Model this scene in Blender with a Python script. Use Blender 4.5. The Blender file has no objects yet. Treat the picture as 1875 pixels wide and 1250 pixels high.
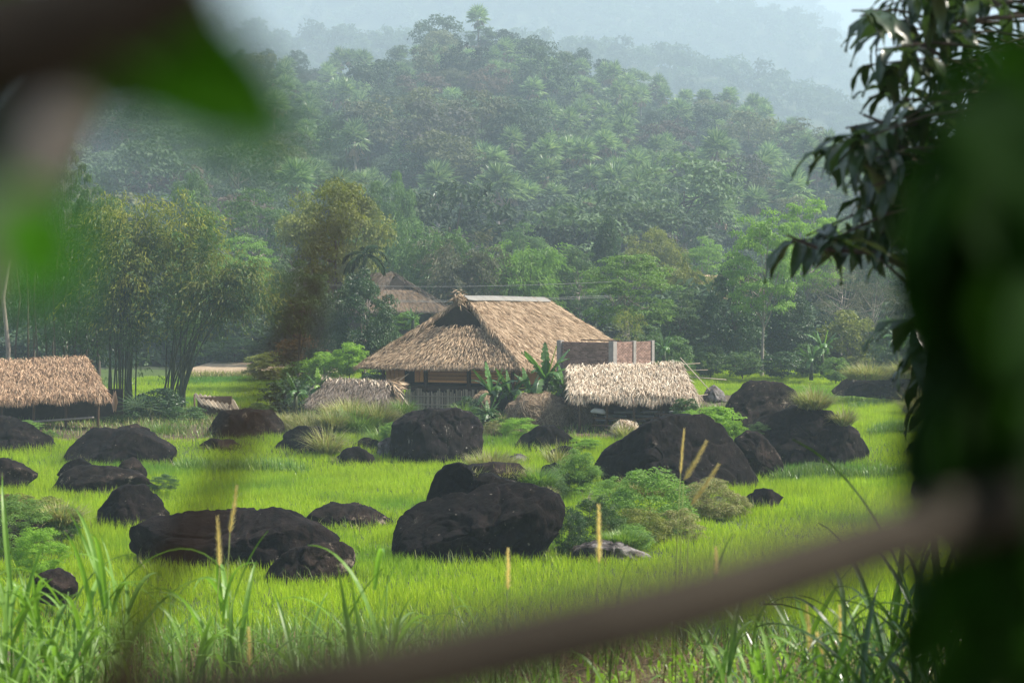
import bpy, math, random
import numpy as np
from mathutils import Vector, Matrix, noise as mnoise
R = math.radians
PI = math.pi
random.seed(7)
scene = bpy.context.scene
COL = scene.collection

# ------------------------------------------------------------------ camera, world, sun, exposure
CAM_H = 6.1
FPX = 3125.0                      # focal length in photograph pixels (1875 wide)
PITCH = math.atan(65 / FPX)
cam_d = bpy.data.cameras.new('camera')
cam = bpy.data.objects.new('camera', cam_d)
COL.objects.link(cam)
cam.location = (0, 0, CAM_H)
cam.rotation_euler = (PI / 2 - PITCH, 0, 0)
cam_d.sensor_width = 36
cam_d.lens = 36 * FPX / 1875
cam_d.clip_start = 0.02
cam_d.clip_end = 6000
cam_d.dof.use_dof = True
cam_d.dof.focus_distance = 62
cam_d.dof.aperture_fstop = 0.060 / 0.0125
scene.camera = cam

TO_SUN = Vector((0.60, 0.03, 0.79)).normalized()
world = bpy.data.worlds.new('World')
scene.world = world
world.use_nodes = True
wn = world.node_tree
bg = wn.nodes['Background']
sky = wn.nodes.new('ShaderNodeTexSky')
sky.sky_type = 'NISHITA'
sky.sun_disc = False
sky.sun_elevation = math.asin(TO_SUN.z)
sky.sun_rotation = math.atan2(TO_SUN.x, TO_SUN.y)
sky.air_density = 1.0
sky.dust_density = 3.0
sky.ozone_density = 1.0
wn.links.new(sky.outputs[0], bg.inputs[0])
bg.inputs[1].default_value = 0.06
sun_d = bpy.data.lights.new('sun', 'SUN')
sun_d.energy = 5.0
sun_d.angle = R(0.9)
sun_d.color = (1.0, 0.93, 0.82)
sun = bpy.data.objects.new('sun', sun_d)
COL.objects.link(sun)
sun.rotation_euler = TO_SUN.to_track_quat('Z', 'Y').to_euler()
sun.location = (60, -30, 90)
scene.view_settings.view_transform = 'Standard'
scene.view_settings.look = 'None'
scene.view_settings.gamma = 1
scene.view_settings.exposure = 1.42
scene.view_settings.use_curve_mapping = False
scene.render.engine = 'CYCLES'
cy = scene.cycles
cy.use_denoising = True
cy.max_bounces = 6
cy.diffuse_bounces = 2
cy.glossy_bounces = 1
cy.transmission_bounces = 2
cy.volume_bounces = 1
cy.sample_clamp_indirect = 4
HAZE = 0.00084
HAZE_COL = (0.68, 0.86, 1.0)


# ------------------------------------------------------------------ helpers
def at(px, py, D):
    cx = (px - 937.5) / FPX
    cyy = -(py - 625) / FPX
    t = D / (math.cos(PITCH) + cyy * math.sin(PITCH))
    return Vector((t * cx, D, CAM_H + t * (-math.sin(PITCH) + cyy * math.cos(PITCH))))


def nrm(a):
    return a / np.maximum(np.linalg.norm(a, axis=-1, keepdims=True), 1e-9)


def mesh_np(name, V, faces, mats, smooth=False, midx=None):
    """V (N,3); faces = list of int arrays (n,3) or (n,4)."""
    V = np.asarray(V, dtype=np.float32)
    me = bpy.data.meshes.new(name)
    faces = [np.asarray(f, dtype=np.int32) for f in faces if len(f)]
    nl = sum(f.size for f in faces)
    nf = sum(len(f) for f in faces)
    me.vertices.add(len(V))
    me.vertices.foreach_set('co', V.ravel())
    me.loops.add(nl)
    me.loops.foreach_set('vertex_index', np.concatenate([f.ravel() for f in faces]))
    me.polygons.add(nf)
    tot = np.concatenate([np.full(len(f), f.shape[1], dtype=np.int32) for f in faces])
    st = np.concatenate([[0], np.cumsum(tot)[:-1]]).astype(np.int32)
    me.polygons.foreach_set('loop_start', st)
    me.polygons.foreach_set('loop_total', tot)
    if midx is not None:
        me.polygons.foreach_set('material_index', np.asarray(midx, dtype=np.int32))
    me.polygons.foreach_set('use_smooth', np.full(nf, smooth, dtype=bool))
    for m in (mats if isinstance(mats, (list, tuple)) else [mats]):
        me.materials.append(m)
    me.update(calc_edges=True)
    return me


class Geo:
    """collects vertices and quads / triangles"""
    def __init__(self):
        self.V, self.Q, self.T, self.n = [], [], [], 0

    def add(self, V, Q=None, T=None):
        V = np.asarray(V, dtype=float)
        if Q is not None and len(Q):
            self.Q.append(np.asarray(Q) + self.n)
        if T is not None and len(T):
            self.T.append(np.asarray(T) + self.n)
        self.V.append(V)
        self.n += len(V)
        return self

    def box(self, c, size, rz=0.0, ux=None):
        sx, sy, sz = [s / 2 for s in size]
        co = np.array([[x, y, z] for z in (-sz, sz) for x, y in ((-sx, -sy), (sx, -sy), (sx, sy), (-sx, sy))])
        if rz:
            c_, s_ = math.cos(rz), math.sin(rz)
            co = np.stack([co[:, 0] * c_ - co[:, 1] * s_, co[:, 0] * s_ + co[:, 1] * c_, co[:, 2]], 1)
        return self.add(co + np.array(c), [[0, 3, 2, 1], [4, 5, 6, 7], [0, 1, 5, 4], [1, 2, 6, 5], [2, 3, 7, 6], [3, 0, 4, 7]])

    def tube(self, pts, rad, sides=6, cap=True):
        P = np.array([tuple(p) for p in pts], dtype=float)
        n = len(P)
        rad = np.broadcast_to(np.asarray(rad, dtype=float), (n,))
        tan = nrm(np.gradient(P, axis=0))
        ref = np.array([0.0, 0.0, 1.0]) if abs(tan[0][2]) < 0.9 else np.array([1.0, 0.0, 0.0])
        V = []
        for i in range(n):
            a = nrm(np.cross(tan[i], ref))
            b = np.cross(tan[i], a)
            ref = np.cross(a, tan[i])
            ang = np.arange(sides) / sides * 2 * PI
            V.append(P[i] + rad[i] * (np.cos(ang)[:, None] * a + np.sin(ang)[:, None] * b))
        Q = []
        for i in range(n - 1):
            for k in range(sides):
                k2 = (k + 1) % sides
                Q.append([i * sides + k, i * sides + k2, (i + 1) * sides + k2, (i + 1) * sides + k])
        V = np.concatenate(V)
        T = []
        if cap:
            V = np.concatenate([V, P[:1], P[-1:]])
            for k in range(sides):
                k2 = (k + 1) % sides
                T.append([n * sides, k2, k])
                T.append([n * sides + 1, (n - 1) * sides + k, (n - 1) * sides + k2])
        return self.add(V, Q, T)

    def leaves(self, P, D, N, L, W, fold=0.15, bend=0.0):
        """rhombic leaves at P, long axis D, normal N, one quad each"""
        n = len(P)
        D = nrm(D)
        S = nrm(np.cross(D, N))
        N = np.cross(S, D)
        L = np.broadcast_to(L, (n,))[:, None]
        W = np.broadcast_to(W, (n,))[:, None]
        v0 = P
        v1 = P + D * L * .45 + S * W * .5 + N * W * fold
        v2 = P + D * L - N * L * bend
        v3 = P + D * L * .45 - S * W * .5 + N * W * fold
        V = np.stack([v0, v1, v2, v3], 1).reshape(-1, 3)
        return self.add(V, np.arange(4 * n).reshape(n, 4))

    def blades(self, P, D0, L, W, droop, seg=3, side=None):
        """bending strips: start at P, direction D0, bending to -z"""
        n = len(P)
        D = nrm(D0)
        if side is None:
            side = nrm(np.cross(D, np.array([0, 0, 1.0]) + 0 * D) + 1e-6)
        L = np.broadcast_to(L, (n,))[:, None]
        W = np.broadcast_to(W, (n,))[:, None]
        droop = np.broadcast_to(droop, (n,))[:, None]
        p = P.copy()
        rows = []
        for i in range(seg + 1):
            t = i / seg
            w = W * (0.65 + 0.35 * math.sin(PI * min(1, t * 1.6))) * (1 - t ** 2.2)
            if i == seg:
                rows.append(p[:, None, :])
            else:
                rows.append(np.stack([p - side * w / 2, p + side * w / 2], 1))
            D = nrm(D + np.array([0, 0, -1.0]) * droop / seg * (0.4 + 1.2 * t))
            p = p + D * L / seg
        V = np.concatenate(rows, 1)
        m = V.shape[1]
        V = V.reshape(-1, 3)
        base = (np.arange(n) * m)[:, None]
        Q = [base + np.array([[2 * i, 2 * i + 1, 2 * i + 3, 2 * i + 2]]) for i in range(seg - 1)]
        T = base + np.array([[2 * seg - 2, 2 * seg - 1, 2 * seg]])
        return self.add(V, np.concatenate(Q) if Q else None, T)

    def mesh(self, name, mat, smooth=False):
        V = np.concatenate(self.V)
        f = []
        if self.Q:
            f.append(np.concatenate(self.Q))
        if self.T:
            f.append(np.concatenate(self.T))
        return mesh_np(name, V, f, mat, smooth)


def link(name, me, parent=None, loc=None, rot=None, sc=None):
    o = bpy.data.objects.new(name, me)
    COL.objects.link(o)
    if parent is not None:
        o.parent = parent
    if loc is not None:
        o.location = loc
    if rot is not None:
        o.rotation_euler = rot
    if sc is not None:
        o.scale = sc
    return o


def tag(o, label=None, cat=None, group=None, kind=None):
    if label:
        o['label'] = label
    if cat:
        o['category'] = cat
    if group:
        o['group'] = group
    if kind:
        o['kind'] = kind
    return o


def root(name, loc, label, cat, group=None, rz=0.0):
    o = link(name, None, None, loc, (0, 0, rz))
    o.empty_display_size = 0.3
    return tag(o, label, cat, group)


def part(name, geo, mat, parent, smooth=False, kind=None, world=True, under=None):
    """geo in world coordinates is moved into the parent's frame"""
    if world and (parent.location.length > 0 or parent.rotation_euler.z):
        M = (Matrix.Translation(parent.location) @ Matrix.Rotation(parent.rotation_euler.z, 4, 'Z')).inverted()
        Mn = np.array(M)
        geo.V = [v @ Mn[:3, :3].T + Mn[:3, 3] for v in geo.V]
    o = link(name, geo.mesh(name, mat, smooth), under or parent)
    if kind:
        o['kind'] = kind
    return o


# ------------------------------------------------------------------ materials
def new_mat(name):
    m = bpy.data.materials.new(name)
    m.use_nodes = True
    nt = m.node_tree
    return m, nt, nt.nodes['Principled BSDF'], nt.nodes['Material Output']


def ramp(nt, cols, fac=None, interp='LINEAR'):
    r = nt.nodes.new('ShaderNodeValToRGB')
    e = r.color_ramp.elements
    r.color_ramp.interpolation = interp
    while len(e) > 1:
        e.remove(e[0])
    for i, (p, c) in enumerate(cols):
        el = e[0] if i == 0 else e.new(p)
        el.position = p
        el.color = (*c, 1)
    if fac is not None:
        nt.links.new(fac, r.inputs[0])
    return r


def tex(nt, scale, detail=4, rough=0.6, kind='Noise', coord='Object', vec_scale=None):
    tc = nt.nodes.new('ShaderNodeTexCoord')
    src = tc.outputs[coord]
    if vec_scale:
        mp = nt.nodes.new('ShaderNodeMapping')
        mp.inputs['Scale'].default_value = vec_scale
        nt.links.new(src, mp.inputs[0])
        src = mp.outputs[0]
    t = nt.nodes.new('ShaderNodeTex' + kind)
    t.inputs['Scale'].default_value = scale
    if kind == 'Noise':
        t.inputs['Detail'].default_value = detail
        t.inputs['Roughness'].default_value = rough
    nt.links.new(src, t.inputs['Vector'])
    return t


def mixc(nt, a, b, fac, mode='MIX'):
    m = nt.nodes.new('ShaderNodeMix')
    m.data_type = 'RGBA'
    m.blend_type = mode
    for s, v in ((m.inputs[6], a), (m.inputs[7], b), (m.inputs[0], fac)):
        if isinstance(v, (int, float)):
            s.default_value = v
        elif isinstance(v, tuple):
            s.default_value = (*v, 1)
        else:
            nt.links.new(v, s)
    return m.outputs[2]


def mmath(nt, op, a, b=0.0):
    m = nt.nodes.new('ShaderNodeMath')
    m.operation = op
    for s, v in ((m.inputs[0], a), (m.inputs[1], b)):
        if isinstance(v, (int, float)):
            s.default_value = v
        else:
            nt.links.new(v, s)
    return m.outputs[0]


LEAFCOLS = {}


def leaf_mat(name, cols, trans=0.3, rough=0.5, spec=0.3, vary=0.35, tcol=1.6, world_noise=None, clump=0):
    """cols: colours chosen at random leaf by leaf; each plant also differs a little in brightness"""
    LEAFCOLS[name] = cols
    m, nt, p, out = new_mat(name)
    g = nt.nodes.new('ShaderNodeNewGeometry')
    n = len(cols)
    fac = g.outputs['Random Per Island']
    if clump:
        tcn = tex(nt, clump, 2, 0.5)
        mrn = nt.nodes.new('ShaderNodeMapRange')
        mrn.inputs['From Min'].default_value = .34
        mrn.inputs['From Max'].default_value = .66
        nt.links.new(tcn.outputs[0], mrn.inputs[0])
        fac = mmath(nt, 'ADD', mmath(nt, 'MULTIPLY', fac, .35), mmath(nt, 'MULTIPLY', mrn.outputs[0], .65))
    r = ramp(nt, [(i / max(1, n - 1), c) for i, c in enumerate(cols)], fac)
    col = r.outputs[0]
    if world_noise:
        sc, c2, lo, hi = world_noise
        t = nt.nodes.new('ShaderNodeTexNoise')
        t.inputs['Scale'].default_value = sc
        t.inputs['Detail'].default_value = 3
        nt.links.new(g.outputs['Position'], t.inputs['Vector'])
        rr = ramp(nt, [(lo, (0, 0, 0)), (hi, (1, 1, 1))], t.outputs[0])
        col = mixc(nt, col, c2, rr.outputs[0])
    oi = nt.nodes.new('ShaderNodeObjectInfo')
    mr = nt.nodes.new('ShaderNodeMapRange')
    mr.inputs['To Min'].default_value = 1 - vary
    mr.inputs['To Max'].default_value = 1 + vary
    nt.links.new(oi.outputs['Random'], mr.inputs[0])
    cb = nt.nodes.new('ShaderNodeCombineColor')
    for i in range(3):
        nt.links.new(mr.outputs[0], cb.inputs[i])
    col = mixc(nt, col, cb.outputs[0], 1.0, 'MULTIPLY')
    nt.links.new(col, p.inputs['Base Color'])
    p.inputs['Roughness'].default_value = rough
    p.inputs['Specular IOR Level'].default_value = spec
    if trans > 0:
        tr = nt.nodes.new('ShaderNodeBsdfTranslucent')
        tc = mixc(nt, col, (tcol, tcol * 1.05, tcol * .6), 1.0, 'MULTIPLY')
        nt.links.new(tc, tr.inputs[0])
        mx = nt.nodes.new('ShaderNodeMixShader')
        mx.inputs[0].default_value = trans
        nt.links.new(p.outputs[0], mx.inputs[1])
        nt.links.new(tr.outputs[0], mx.inputs[2])
        nt.links.new(mx.outputs[0], out.inputs['Surface'])
    return m


def simple_mat(name, c1, c2, scale=4, rough=0.8, bump=0.3, vec_scale=None, spec=0.3, dist=0.02, detail=6, island=0.0):
    m, nt, p, out = new_mat(name)
    t = tex(nt, scale, detail, 0.65, vec_scale=vec_scale)
    r = ramp(nt, [(0.3, c1), (0.7, c2)], t.outputs[0])
    col = r.outputs[0]
    if island:
        g = nt.nodes.new('ShaderNodeNewGeometry')
        oi = nt.nodes.new('ShaderNodeObjectInfo')
        s = mmath(nt, 'FRACT', mmath(nt, 'ADD', g.outputs['Random Per Island'], oi.outputs['Random']))
        rr = ramp(nt, [(0, (1 - island,) * 3), (1, (1 + island,) * 3)], s)
        col = mixc(nt, col, rr.outputs[0], 1.0, 'MULTIPLY')
    nt.links.new(col, p.inputs['Base Color'])
    p.inputs['Roughness'].default_value = rough
    p.inputs['Specular IOR Level'].default_value = spec
    if bump:
        b = nt.nodes.new('ShaderNodeBump')
        b.inputs['Strength'].default_value = bump
        b.inputs['Distance'].default_value = dist
        nt.links.new(t.outputs[0], b.inputs['Height'])
        nt.links.new(b.outputs[0], p.inputs['Normal'])
    return m


def rock_mat(name, dark, mid, pale, lo=0.62, hi=0.72, drip=None):
    m, nt, p, out = new_mat(name)
    t1 = tex(nt, 0.9, 8, 0.68)
    t2 = tex(nt, 5.0, 8, 0.75, vec_scale=(1, 1, 0.45))
    t3 = tex(nt, 24.0, 4, 0.7)
    r1 = ramp(nt, [(0.35, dark), (0.62, mid)], t1.outputs[0])
    r2 = ramp(nt, [(0.40, (0.35, 0.35, 0.35)), (0.66, (3.0, 2.7, 2.5))], t2.outputs[0])
    col = mixc(nt, r1.outputs[0], r2.outputs[0], 1.0, 'MULTIPLY')
    # pale lichen crust in patches
    t4 = tex(nt, 1.7, 7, 0.72, vec_scale=drip)
    oi = nt.nodes.new('ShaderNodeObjectInfo')
    mrr = nt.nodes.new('ShaderNodeMapRange')
    mrr.inputs['To Min'].default_value = .5
    mrr.inputs['To Max'].default_value = 1.7
    nt.links.new(oi.outputs['Random'], mrr.inputs[0])
    cbr = nt.nodes.new('ShaderNodeCombineColor')
    for q_ in range(3):
        nt.links.new(mrr.outputs[0], cbr.inputs[q_])
    col = mixc(nt, col, cbr.outputs[0], 1.0, 'MULTIPLY')
    f = mmath(nt, 'MULTIPLY', t4.outputs[0], mmath(nt, 'ADD', mmath(nt, 'MULTIPLY', t3.outputs[0], 0.30), 0.85))
    rl = ramp(nt, [(lo, (0, 0, 0)), (hi, (1, 1, 1))], f)
    col = mixc(nt, col, pale, rl.outputs[0])
    # brown iron patches
    t5 = tex(nt, 2.6, 5, 0.6)
    rb = ramp(nt, [(0.56, (0, 0, 0)), (0.72, (0.7, 0.7, 0.7))], t5.outputs[0])
    col = mixc(nt, col, (mid[0] * 1.7, mid[1] * 1.25, mid[2] * 1.0), rb.outputs[0])
    # small white lichen specks
    t6 = tex(nt, 9, 2, 0.5)
    rs = ramp(nt, [(0.735, (0, 0, 0)), (0.76, (0.8, 0.8, 0.8))], t6.outputs[0])
    col = mixc(nt, col, pale, rs.outputs[0])
    nt.links.new(col, p.inputs['Base Color'])
    p.inputs['Roughness'].default_value = 0.78
    p.inputs['Specular IOR Level'].default_value = 0.09
    hsum = mmath(nt, 'ADD', mmath(nt, 'MULTIPLY', t2.outputs[0], 1.0), mmath(nt, 'MULTIPLY', t3.outputs[0], 0.35))
    b = nt.nodes.new('ShaderNodeBump')
    b.inputs['Strength'].default_value = 0.9
    b.inputs['Distance'].default_value = 0.09
    nt.links.new(hsum, b.inputs['Height'])
    nt.links.new(b.outputs[0], p.inputs['Normal'])
    return m


M = {}
M['rock'] = rock_mat('black_rock', (0.001, 0.0009, 0.0012), (0.0075, 0.0057, 0.0056), (0.20, 0.17, 0.14), 0.64, 0.74)
M['rock_drip'] = rock_mat('streaked_rock', (0.0014, 0.0012, 0.0017), (0.009, 0.007, 0.0075), (0.34, 0.31, 0.28), 0.625, 0.70, (1.6, 1.6, .16))
M['rock_brown'] = rock_mat('brown_rock', (0.0035, 0.0028, 0.0026), (0.013, 0.0098, 0.0085), (0.26, 0.21, 0.16), 0.60, 0.68)
M['rock_pale'] = rock_mat('pale_rock', (0.03, 0.028, 0.028), (0.08, 0.075, 0.075), (0.30, 0.28, 0.27), 0.47, 0.62)
M['rice'] = leaf_mat('rice_blade', [(0.2204, 0.3366, 0.0129), (0.3233, 0.4578, 0.0207), (0.4556, 0.5521, 0.0336)], 0.42, 0.5, 0.25, 0.12, 1.5,
                     world_noise=(0.09, (0.10, 0.24, 0.03), 0.50, 0.66))
M['field'] = simple_mat('paddy_ground', (0.035, 0.06, 0.010), (0.07, 0.11, 0.015), 0.8, 0.9, 0.3)
M['thatch'] = leaf_mat('thatch_straw', [(0.2521, 0.1700, 0.1020), (0.4413, 0.3141, 0.1993), (0.5463, 0.4017, 0.2642), (0.6934, 0.5356, 0.3662)], 0.0, 0.75, 0.2, 0.0)
M['thatch_warm'] = leaf_mat('thatch_warm_straw', [(0.20, 0.12, 0.07), (0.42, 0.27, 0.165), (0.52, 0.345, 0.215), (0.68, 0.49, 0.325)], 0.0, 0.75, 0.2, 0.0)
M['thatch_pale'] = leaf_mat('thatch_pale_straw', [(0.2600, 0.1683, 0.1104), (0.5800, 0.4554, 0.3220), (0.7200, 0.6039, 0.4600), (0.8200, 0.7326, 0.5888)], 0.0, 0.75, 0.2, 0.0)
M['thatch_grey'] = leaf_mat('thatch_grey_straw', [(0.10, 0.075, 0.055), (0.18, 0.145, 0.12), (0.27, 0.23, 0.19)], 0.0, 0.8, 0.2, 0.0)
M['thatch_base'] = simple_mat('thatch_packing', (0.10, 0.065, 0.035), (0.22, 0.15, 0.09), 30, 0.9, 0.6, vec_scale=(1, 1, 0.3))
M['hay'] = leaf_mat('dry_vines', [(0.14, 0.10, 0.07), (0.30, 0.22, 0.15), (0.42, 0.33, 0.22)], 0.0, 0.8, 0.2, 0.1)
M['wood'] = simple_mat('old_wood', (0.045, 0.028, 0.018), (0.13, 0.08, 0.05), 8, 0.8, 0.4, vec_scale=(6, 6, 0.6), island=0.35)
M['plank'] = simple_mat('orange_plank', (0.42, 0.20, 0.075), (0.62, 0.33, 0.14), 6, 0.7, 0.3, vec_scale=(0.6, 6, 6), island=0.3)
M['bamboo_dry'] = simple_mat('dry_bamboo', (0.30, 0.24, 0.17), (0.52, 0.44, 0.33), 9, 0.6, 0.2, vec_scale=(5, 5, 0.7), island=0.4)
M['brick'] = simple_mat('brick_clay', (0.24, 0.135, 0.105), (0.40, 0.27, 0.22), 14, 0.85, 0.3, island=0.32)
M['mortar'] = simple_mat('mortar', (0.30, 0.25, 0.22), (0.42, 0.36, 0.32), 20, 0.9, 0.4)
M['concrete'] = simple_mat('raw_concrete', (0.27, 0.25, 0.23), (0.40, 0.37, 0.34), 5, 0.85, 0.25)
M['sheet'] = simple_mat('ridge_sheet', (0.19, 0.175, 0.15), (0.27, 0.25, 0.215), 2, 0.5, 0.1)
M['tarp'] = simple_mat('grey_sheet', (0.14, 0.15, 0.17), (0.26, 0.27, 0.29), 3, 0.6, 0.3)
M['bark'] = simple_mat('bark', (0.05, 0.04, 0.03), (0.14, 0.11, 0.085), 7, 0.9, 0.6, vec_scale=(3, 3, 0.6))
M['bark_pale'] = simple_mat('pale_bark', (0.20, 0.17, 0.14), (0.38, 0.33, 0.28), 6, 0.85, 0.4, vec_scale=(3, 3, 0.6))
M['culm'] = simple_mat('bamboo_culm', (0.025, 0.04, 0.018), (0.075, 0.09, 0.035), 3, 0.5, 0.1)
M['soil'] = simple_mat('soil', (0.05, 0.04, 0.022), (0.12, 0.085, 0.05), 1.3, 0.95, 0.7, dist=0.1)
M['soil_pale'] = simple_mat('bare_soil', (0.26, 0.19, 0.12), (0.40, 0.30, 0.20), 0.7, 0.95, 0.5, dist=0.1)
M['forest_floor'] = simple_mat('forest_floor', (0.02, 0.032, 0.012), (0.055, 0.07, 0.028), 0.15, 0.95, 0.6, dist=0.6)
M['lf_dark'] = leaf_mat('leaf_dark', [(0.0149, 0.0416, 0.0149), (0.0327, 0.0817, 0.0238), (0.0668, 0.1337, 0.0386)], 0.22, 0.42, 0.45, 0.2, clump=.55)
M['lf_mid'] = leaf_mat('leaf_mid', [(0.0362, 0.0870, 0.0261), (0.0725, 0.1450, 0.0377), (0.1305, 0.2175, 0.0551)], 0.3, 0.5, 0.35, 0.25, clump=.55)
M['lf_light'] = leaf_mat('leaf_light', [(0.0780, 0.1560, 0.0338), (0.1430, 0.2600, 0.0494), (0.2210, 0.3510, 0.0650)], 0.35, 0.5, 0.3, 0.2, clump=.55)
M['lf_fresh'] = leaf_mat('leaf_fresh', [(0.1100, 0.2200, 0.0220), (0.1980, 0.3520, 0.0385), (0.2860, 0.4620, 0.0550)], 0.4, 0.5, 0.3, 0.15, clump=.55)
M['lf_olive'] = leaf_mat('leaf_olive', [(0.0810, 0.1080, 0.0243), (0.1620, 0.1890, 0.0378), (0.2700, 0.2835, 0.0607)], 0.32, 0.5, 0.3, 0.2, clump=.55)
M['lf_yellow'] = leaf_mat('leaf_yellow', [(0.0625, 0.1125, 0.0225), (0.1875, 0.2250, 0.0375), (0.4500, 0.4250, 0.0750)], 0.35, 0.5, 0.3, 0.2, clump=.55)
M['lf_rust'] = leaf_mat('leaf_rust', [(0.09, 0.075, 0.03), (0.16, 0.11, 0.05), (0.24, 0.15, 0.07)], 0.25, 0.6, 0.2, 0.2, clump=.55)
M['lf_grey'] = leaf_mat('leaf_grey', [(0.0650, 0.0780, 0.0520), (0.1170, 0.1300, 0.0780), (0.2210, 0.1950, 0.1430)], 0.25, 0.6, 0.2, 0.2, clump=.55)
M['palm'] = leaf_mat('palm_leaf', [(0.0717, 0.1435, 0.0577), (0.1723, 0.2726, 0.1155), (0.3444, 0.4449, 0.2145)], 0.2, 0.35, 0.6, 0.25)
M['palm_dead'] = leaf_mat('palm_dead_leaf', [(0.2160, 0.1350, 0.0945), (0.3780, 0.2430, 0.1755), (0.5130, 0.3645, 0.2565)], 0.1, 0.7, 0.2, 0.15)
M['palm_dark'] = leaf_mat('palm_dark_leaf', [(0.012, 0.03, 0.010), (0.035, 0.07, 0.02)], 0.15, 0.6, 0.12, 0.1)
M['banana'] = leaf_mat('banana_leaf', [(0.055, 0.13, 0.03), (0.11, 0.22, 0.05)], 0.3, 0.4, 0.5, 0.35)
M['banana_fresh'] = leaf_mat('banana_fresh_leaf', [(0.16, 0.30, 0.03), (0.24, 0.38, 0.04)], 0.4, 0.4, 0.5, 0.1)
M['grass'] = leaf_mat('wild_grass', [(0.06, 0.14, 0.02), (0.12, 0.22, 0.03), (0.22, 0.30, 0.06)], 0.3, 0.4, 0.4, 0.2)
M['weeds'] = leaf_mat('weeds', [(0.03, 0.07, 0.012), (0.07, 0.13, 0.02), (0.16, 0.20, 0.05), (0.24, 0.20, 0.09)], 0.25, 0.55, 0.3, 0.1)
M['grass_dry'] = leaf_mat('dry_grass', [(0.14, 0.12, 0.045), (0.28, 0.27, 0.10), (0.20, 0.26, 0.07), (0.44, 0.38, 0.22)], 0.25, 0.6, 0.3, 0.2)
M['cane'] = leaf_mat('cane_grass', [(0.0720, 0.1800, 0.0240), (0.1320, 0.2640, 0.0360), (0.2280, 0.3600, 0.0720)], 0.35, 0.45, 0.5, 0.25)
M['cane_shade'] = leaf_mat('shaded_cane_grass', [(0.02, 0.06, 0.012), (0.04, 0.10, 0.018), (0.08, 0.15, 0.035)], 0.25, 0.33, 0.7, 0.25)  # darker cane copy, shade of the lower right put into its colours
M['straw_litter'] = leaf_mat('leaf_litter', [(0.05, 0.035, 0.02), (0.15, 0.09, 0.05), (0.28, 0.20, 0.12), (0.10, 0.13, 0.03)], 0.1, 0.8, 0.2, 0.2)
M['spike'] = leaf_mat('grass_spike', [(0.46, 0.31, 0.13), (0.72, 0.58, 0.30), (0.85, 0.76, 0.52)], 0.45, 0.6, 0.2, 0.15)
M['mango'] = leaf_mat('glossy_leaf', [(0.0180, 0.0390, 0.0150), (0.0360, 0.0675, 0.0240), (0.0675, 0.1125, 0.0420)], 0.26, 0.27, 0.8, 0.3)
M['near_leaf'] = leaf_mat('near_leaf', [(0.0052, 0.0192, 0.0035), (0.0140, 0.0438, 0.0052)], 0.4, 0.85, 0.08, 0.4)
M['near_deep'] = leaf_mat('near_deep_leaf', [(0.0360, 0.1350, 0.0036), (0.0504, 0.1620, 0.0054)], 0.4, 0.7, 0.1, 0.1)
M['near_bright'] = leaf_mat('near_bright_leaf', [(0.0900, 0.3200, 0.0080), (0.1200, 0.4000, 0.0120)], 0.5, 0.5, 0.3, 0.1)
M['near_bark'] = simple_mat('near_bark', (0.019, 0.0145, 0.0085), (0.033, 0.0255, 0.0155), 20, 0.85, 0.3)
M['near_twig'] = simple_mat('near_twig', (0.046, 0.024, 0.010), (0.075, 0.040, 0.017), 20, 0.85, 0.3)
M['near_bark_top'] = simple_mat('near_top_bark', (0.034, 0.027, 0.018), (0.058, 0.046, 0.032), 20, 0.85, 0.3)
M['near_bark_pale'] = simple_mat('near_pale_bark', (0.32, 0.285, 0.24), (0.44, 0.40, 0.34), 20, 0.85, 0.3)
M['wire'] = simple_mat('wire', (0.25, 0.25, 0.25), (0.3, 0.3, 0.3), 4, 0.5, 0)
M['cloth'] = simple_mat('white_sack', (0.7, 0.7, 0.7), (0.8, 0.8, 0.8), 6, 0.6, 0.1)
M['dark_in'] = simple_mat('shade_boards', (0.02, 0.016, 0.013), (0.045, 0.035, 0.028), 5, 0.9, 0.3)  # near-black boards; shade of gables and interiors put into the colour

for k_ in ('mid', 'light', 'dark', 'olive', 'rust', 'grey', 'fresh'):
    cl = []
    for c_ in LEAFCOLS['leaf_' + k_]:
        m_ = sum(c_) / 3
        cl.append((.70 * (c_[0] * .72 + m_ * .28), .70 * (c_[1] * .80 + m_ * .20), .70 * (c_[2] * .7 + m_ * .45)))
    M['hl_' + k_] = leaf_mat('misted_' + k_, cl, 0.22, 0.6, 0.25, 0.35, clump=.35)  # greyed, bluish leaf copies; hill mist put into their colours

# ------------------------------------------------------------------ the land
CREST1 = [(-400, 330), (-100, 300), (60, 255), (160, 215), (260, 170), (390, 135), (440, 122), (500, 118), (640, 112), (700, 120), (745, 100),
          (790, 82), (840, 68), (875, 58), (930, 72), (985, 95), (1060, 115), (1120, 130), (1180, 165), (1250, 185),
          (1330, 197), (1400, 212), (1460, 240), (1530, 300), (1620, 350), (1800, 420), (2200, 480)]
CREST2 = [(-600, 60), (400, 60), (900, 75), (1100, 85), (1240, 102), (1320, 118), (1400, 140), (1500, 172), (1560, 200), (1700, 260), (2300, 420)]
CREST3 = [(-600, -70), (900, -60), (1100, -30), (1200, 5), (1240, 15), (1290, 12), (1330, 22), (1400, 25), (1440, 35), (1475, 55),
          (1490, 50), (1510, 85), (1560, 130), (1650, 210), (2300, 400)]
CREST4 = [(-600, -140), (1100, -90), (1300, -60), (1420, -25), (1470, 5), (1500, 30), (1530, 75), (1600, 150), (1800, 260), (2300, 400)]


def crest(pts, D, canopy):
    c = [at(px, py, D) for px, py in pts]
    return np.array([p.x for p in c]), np.array([p.z - canopy for p in c])


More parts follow.
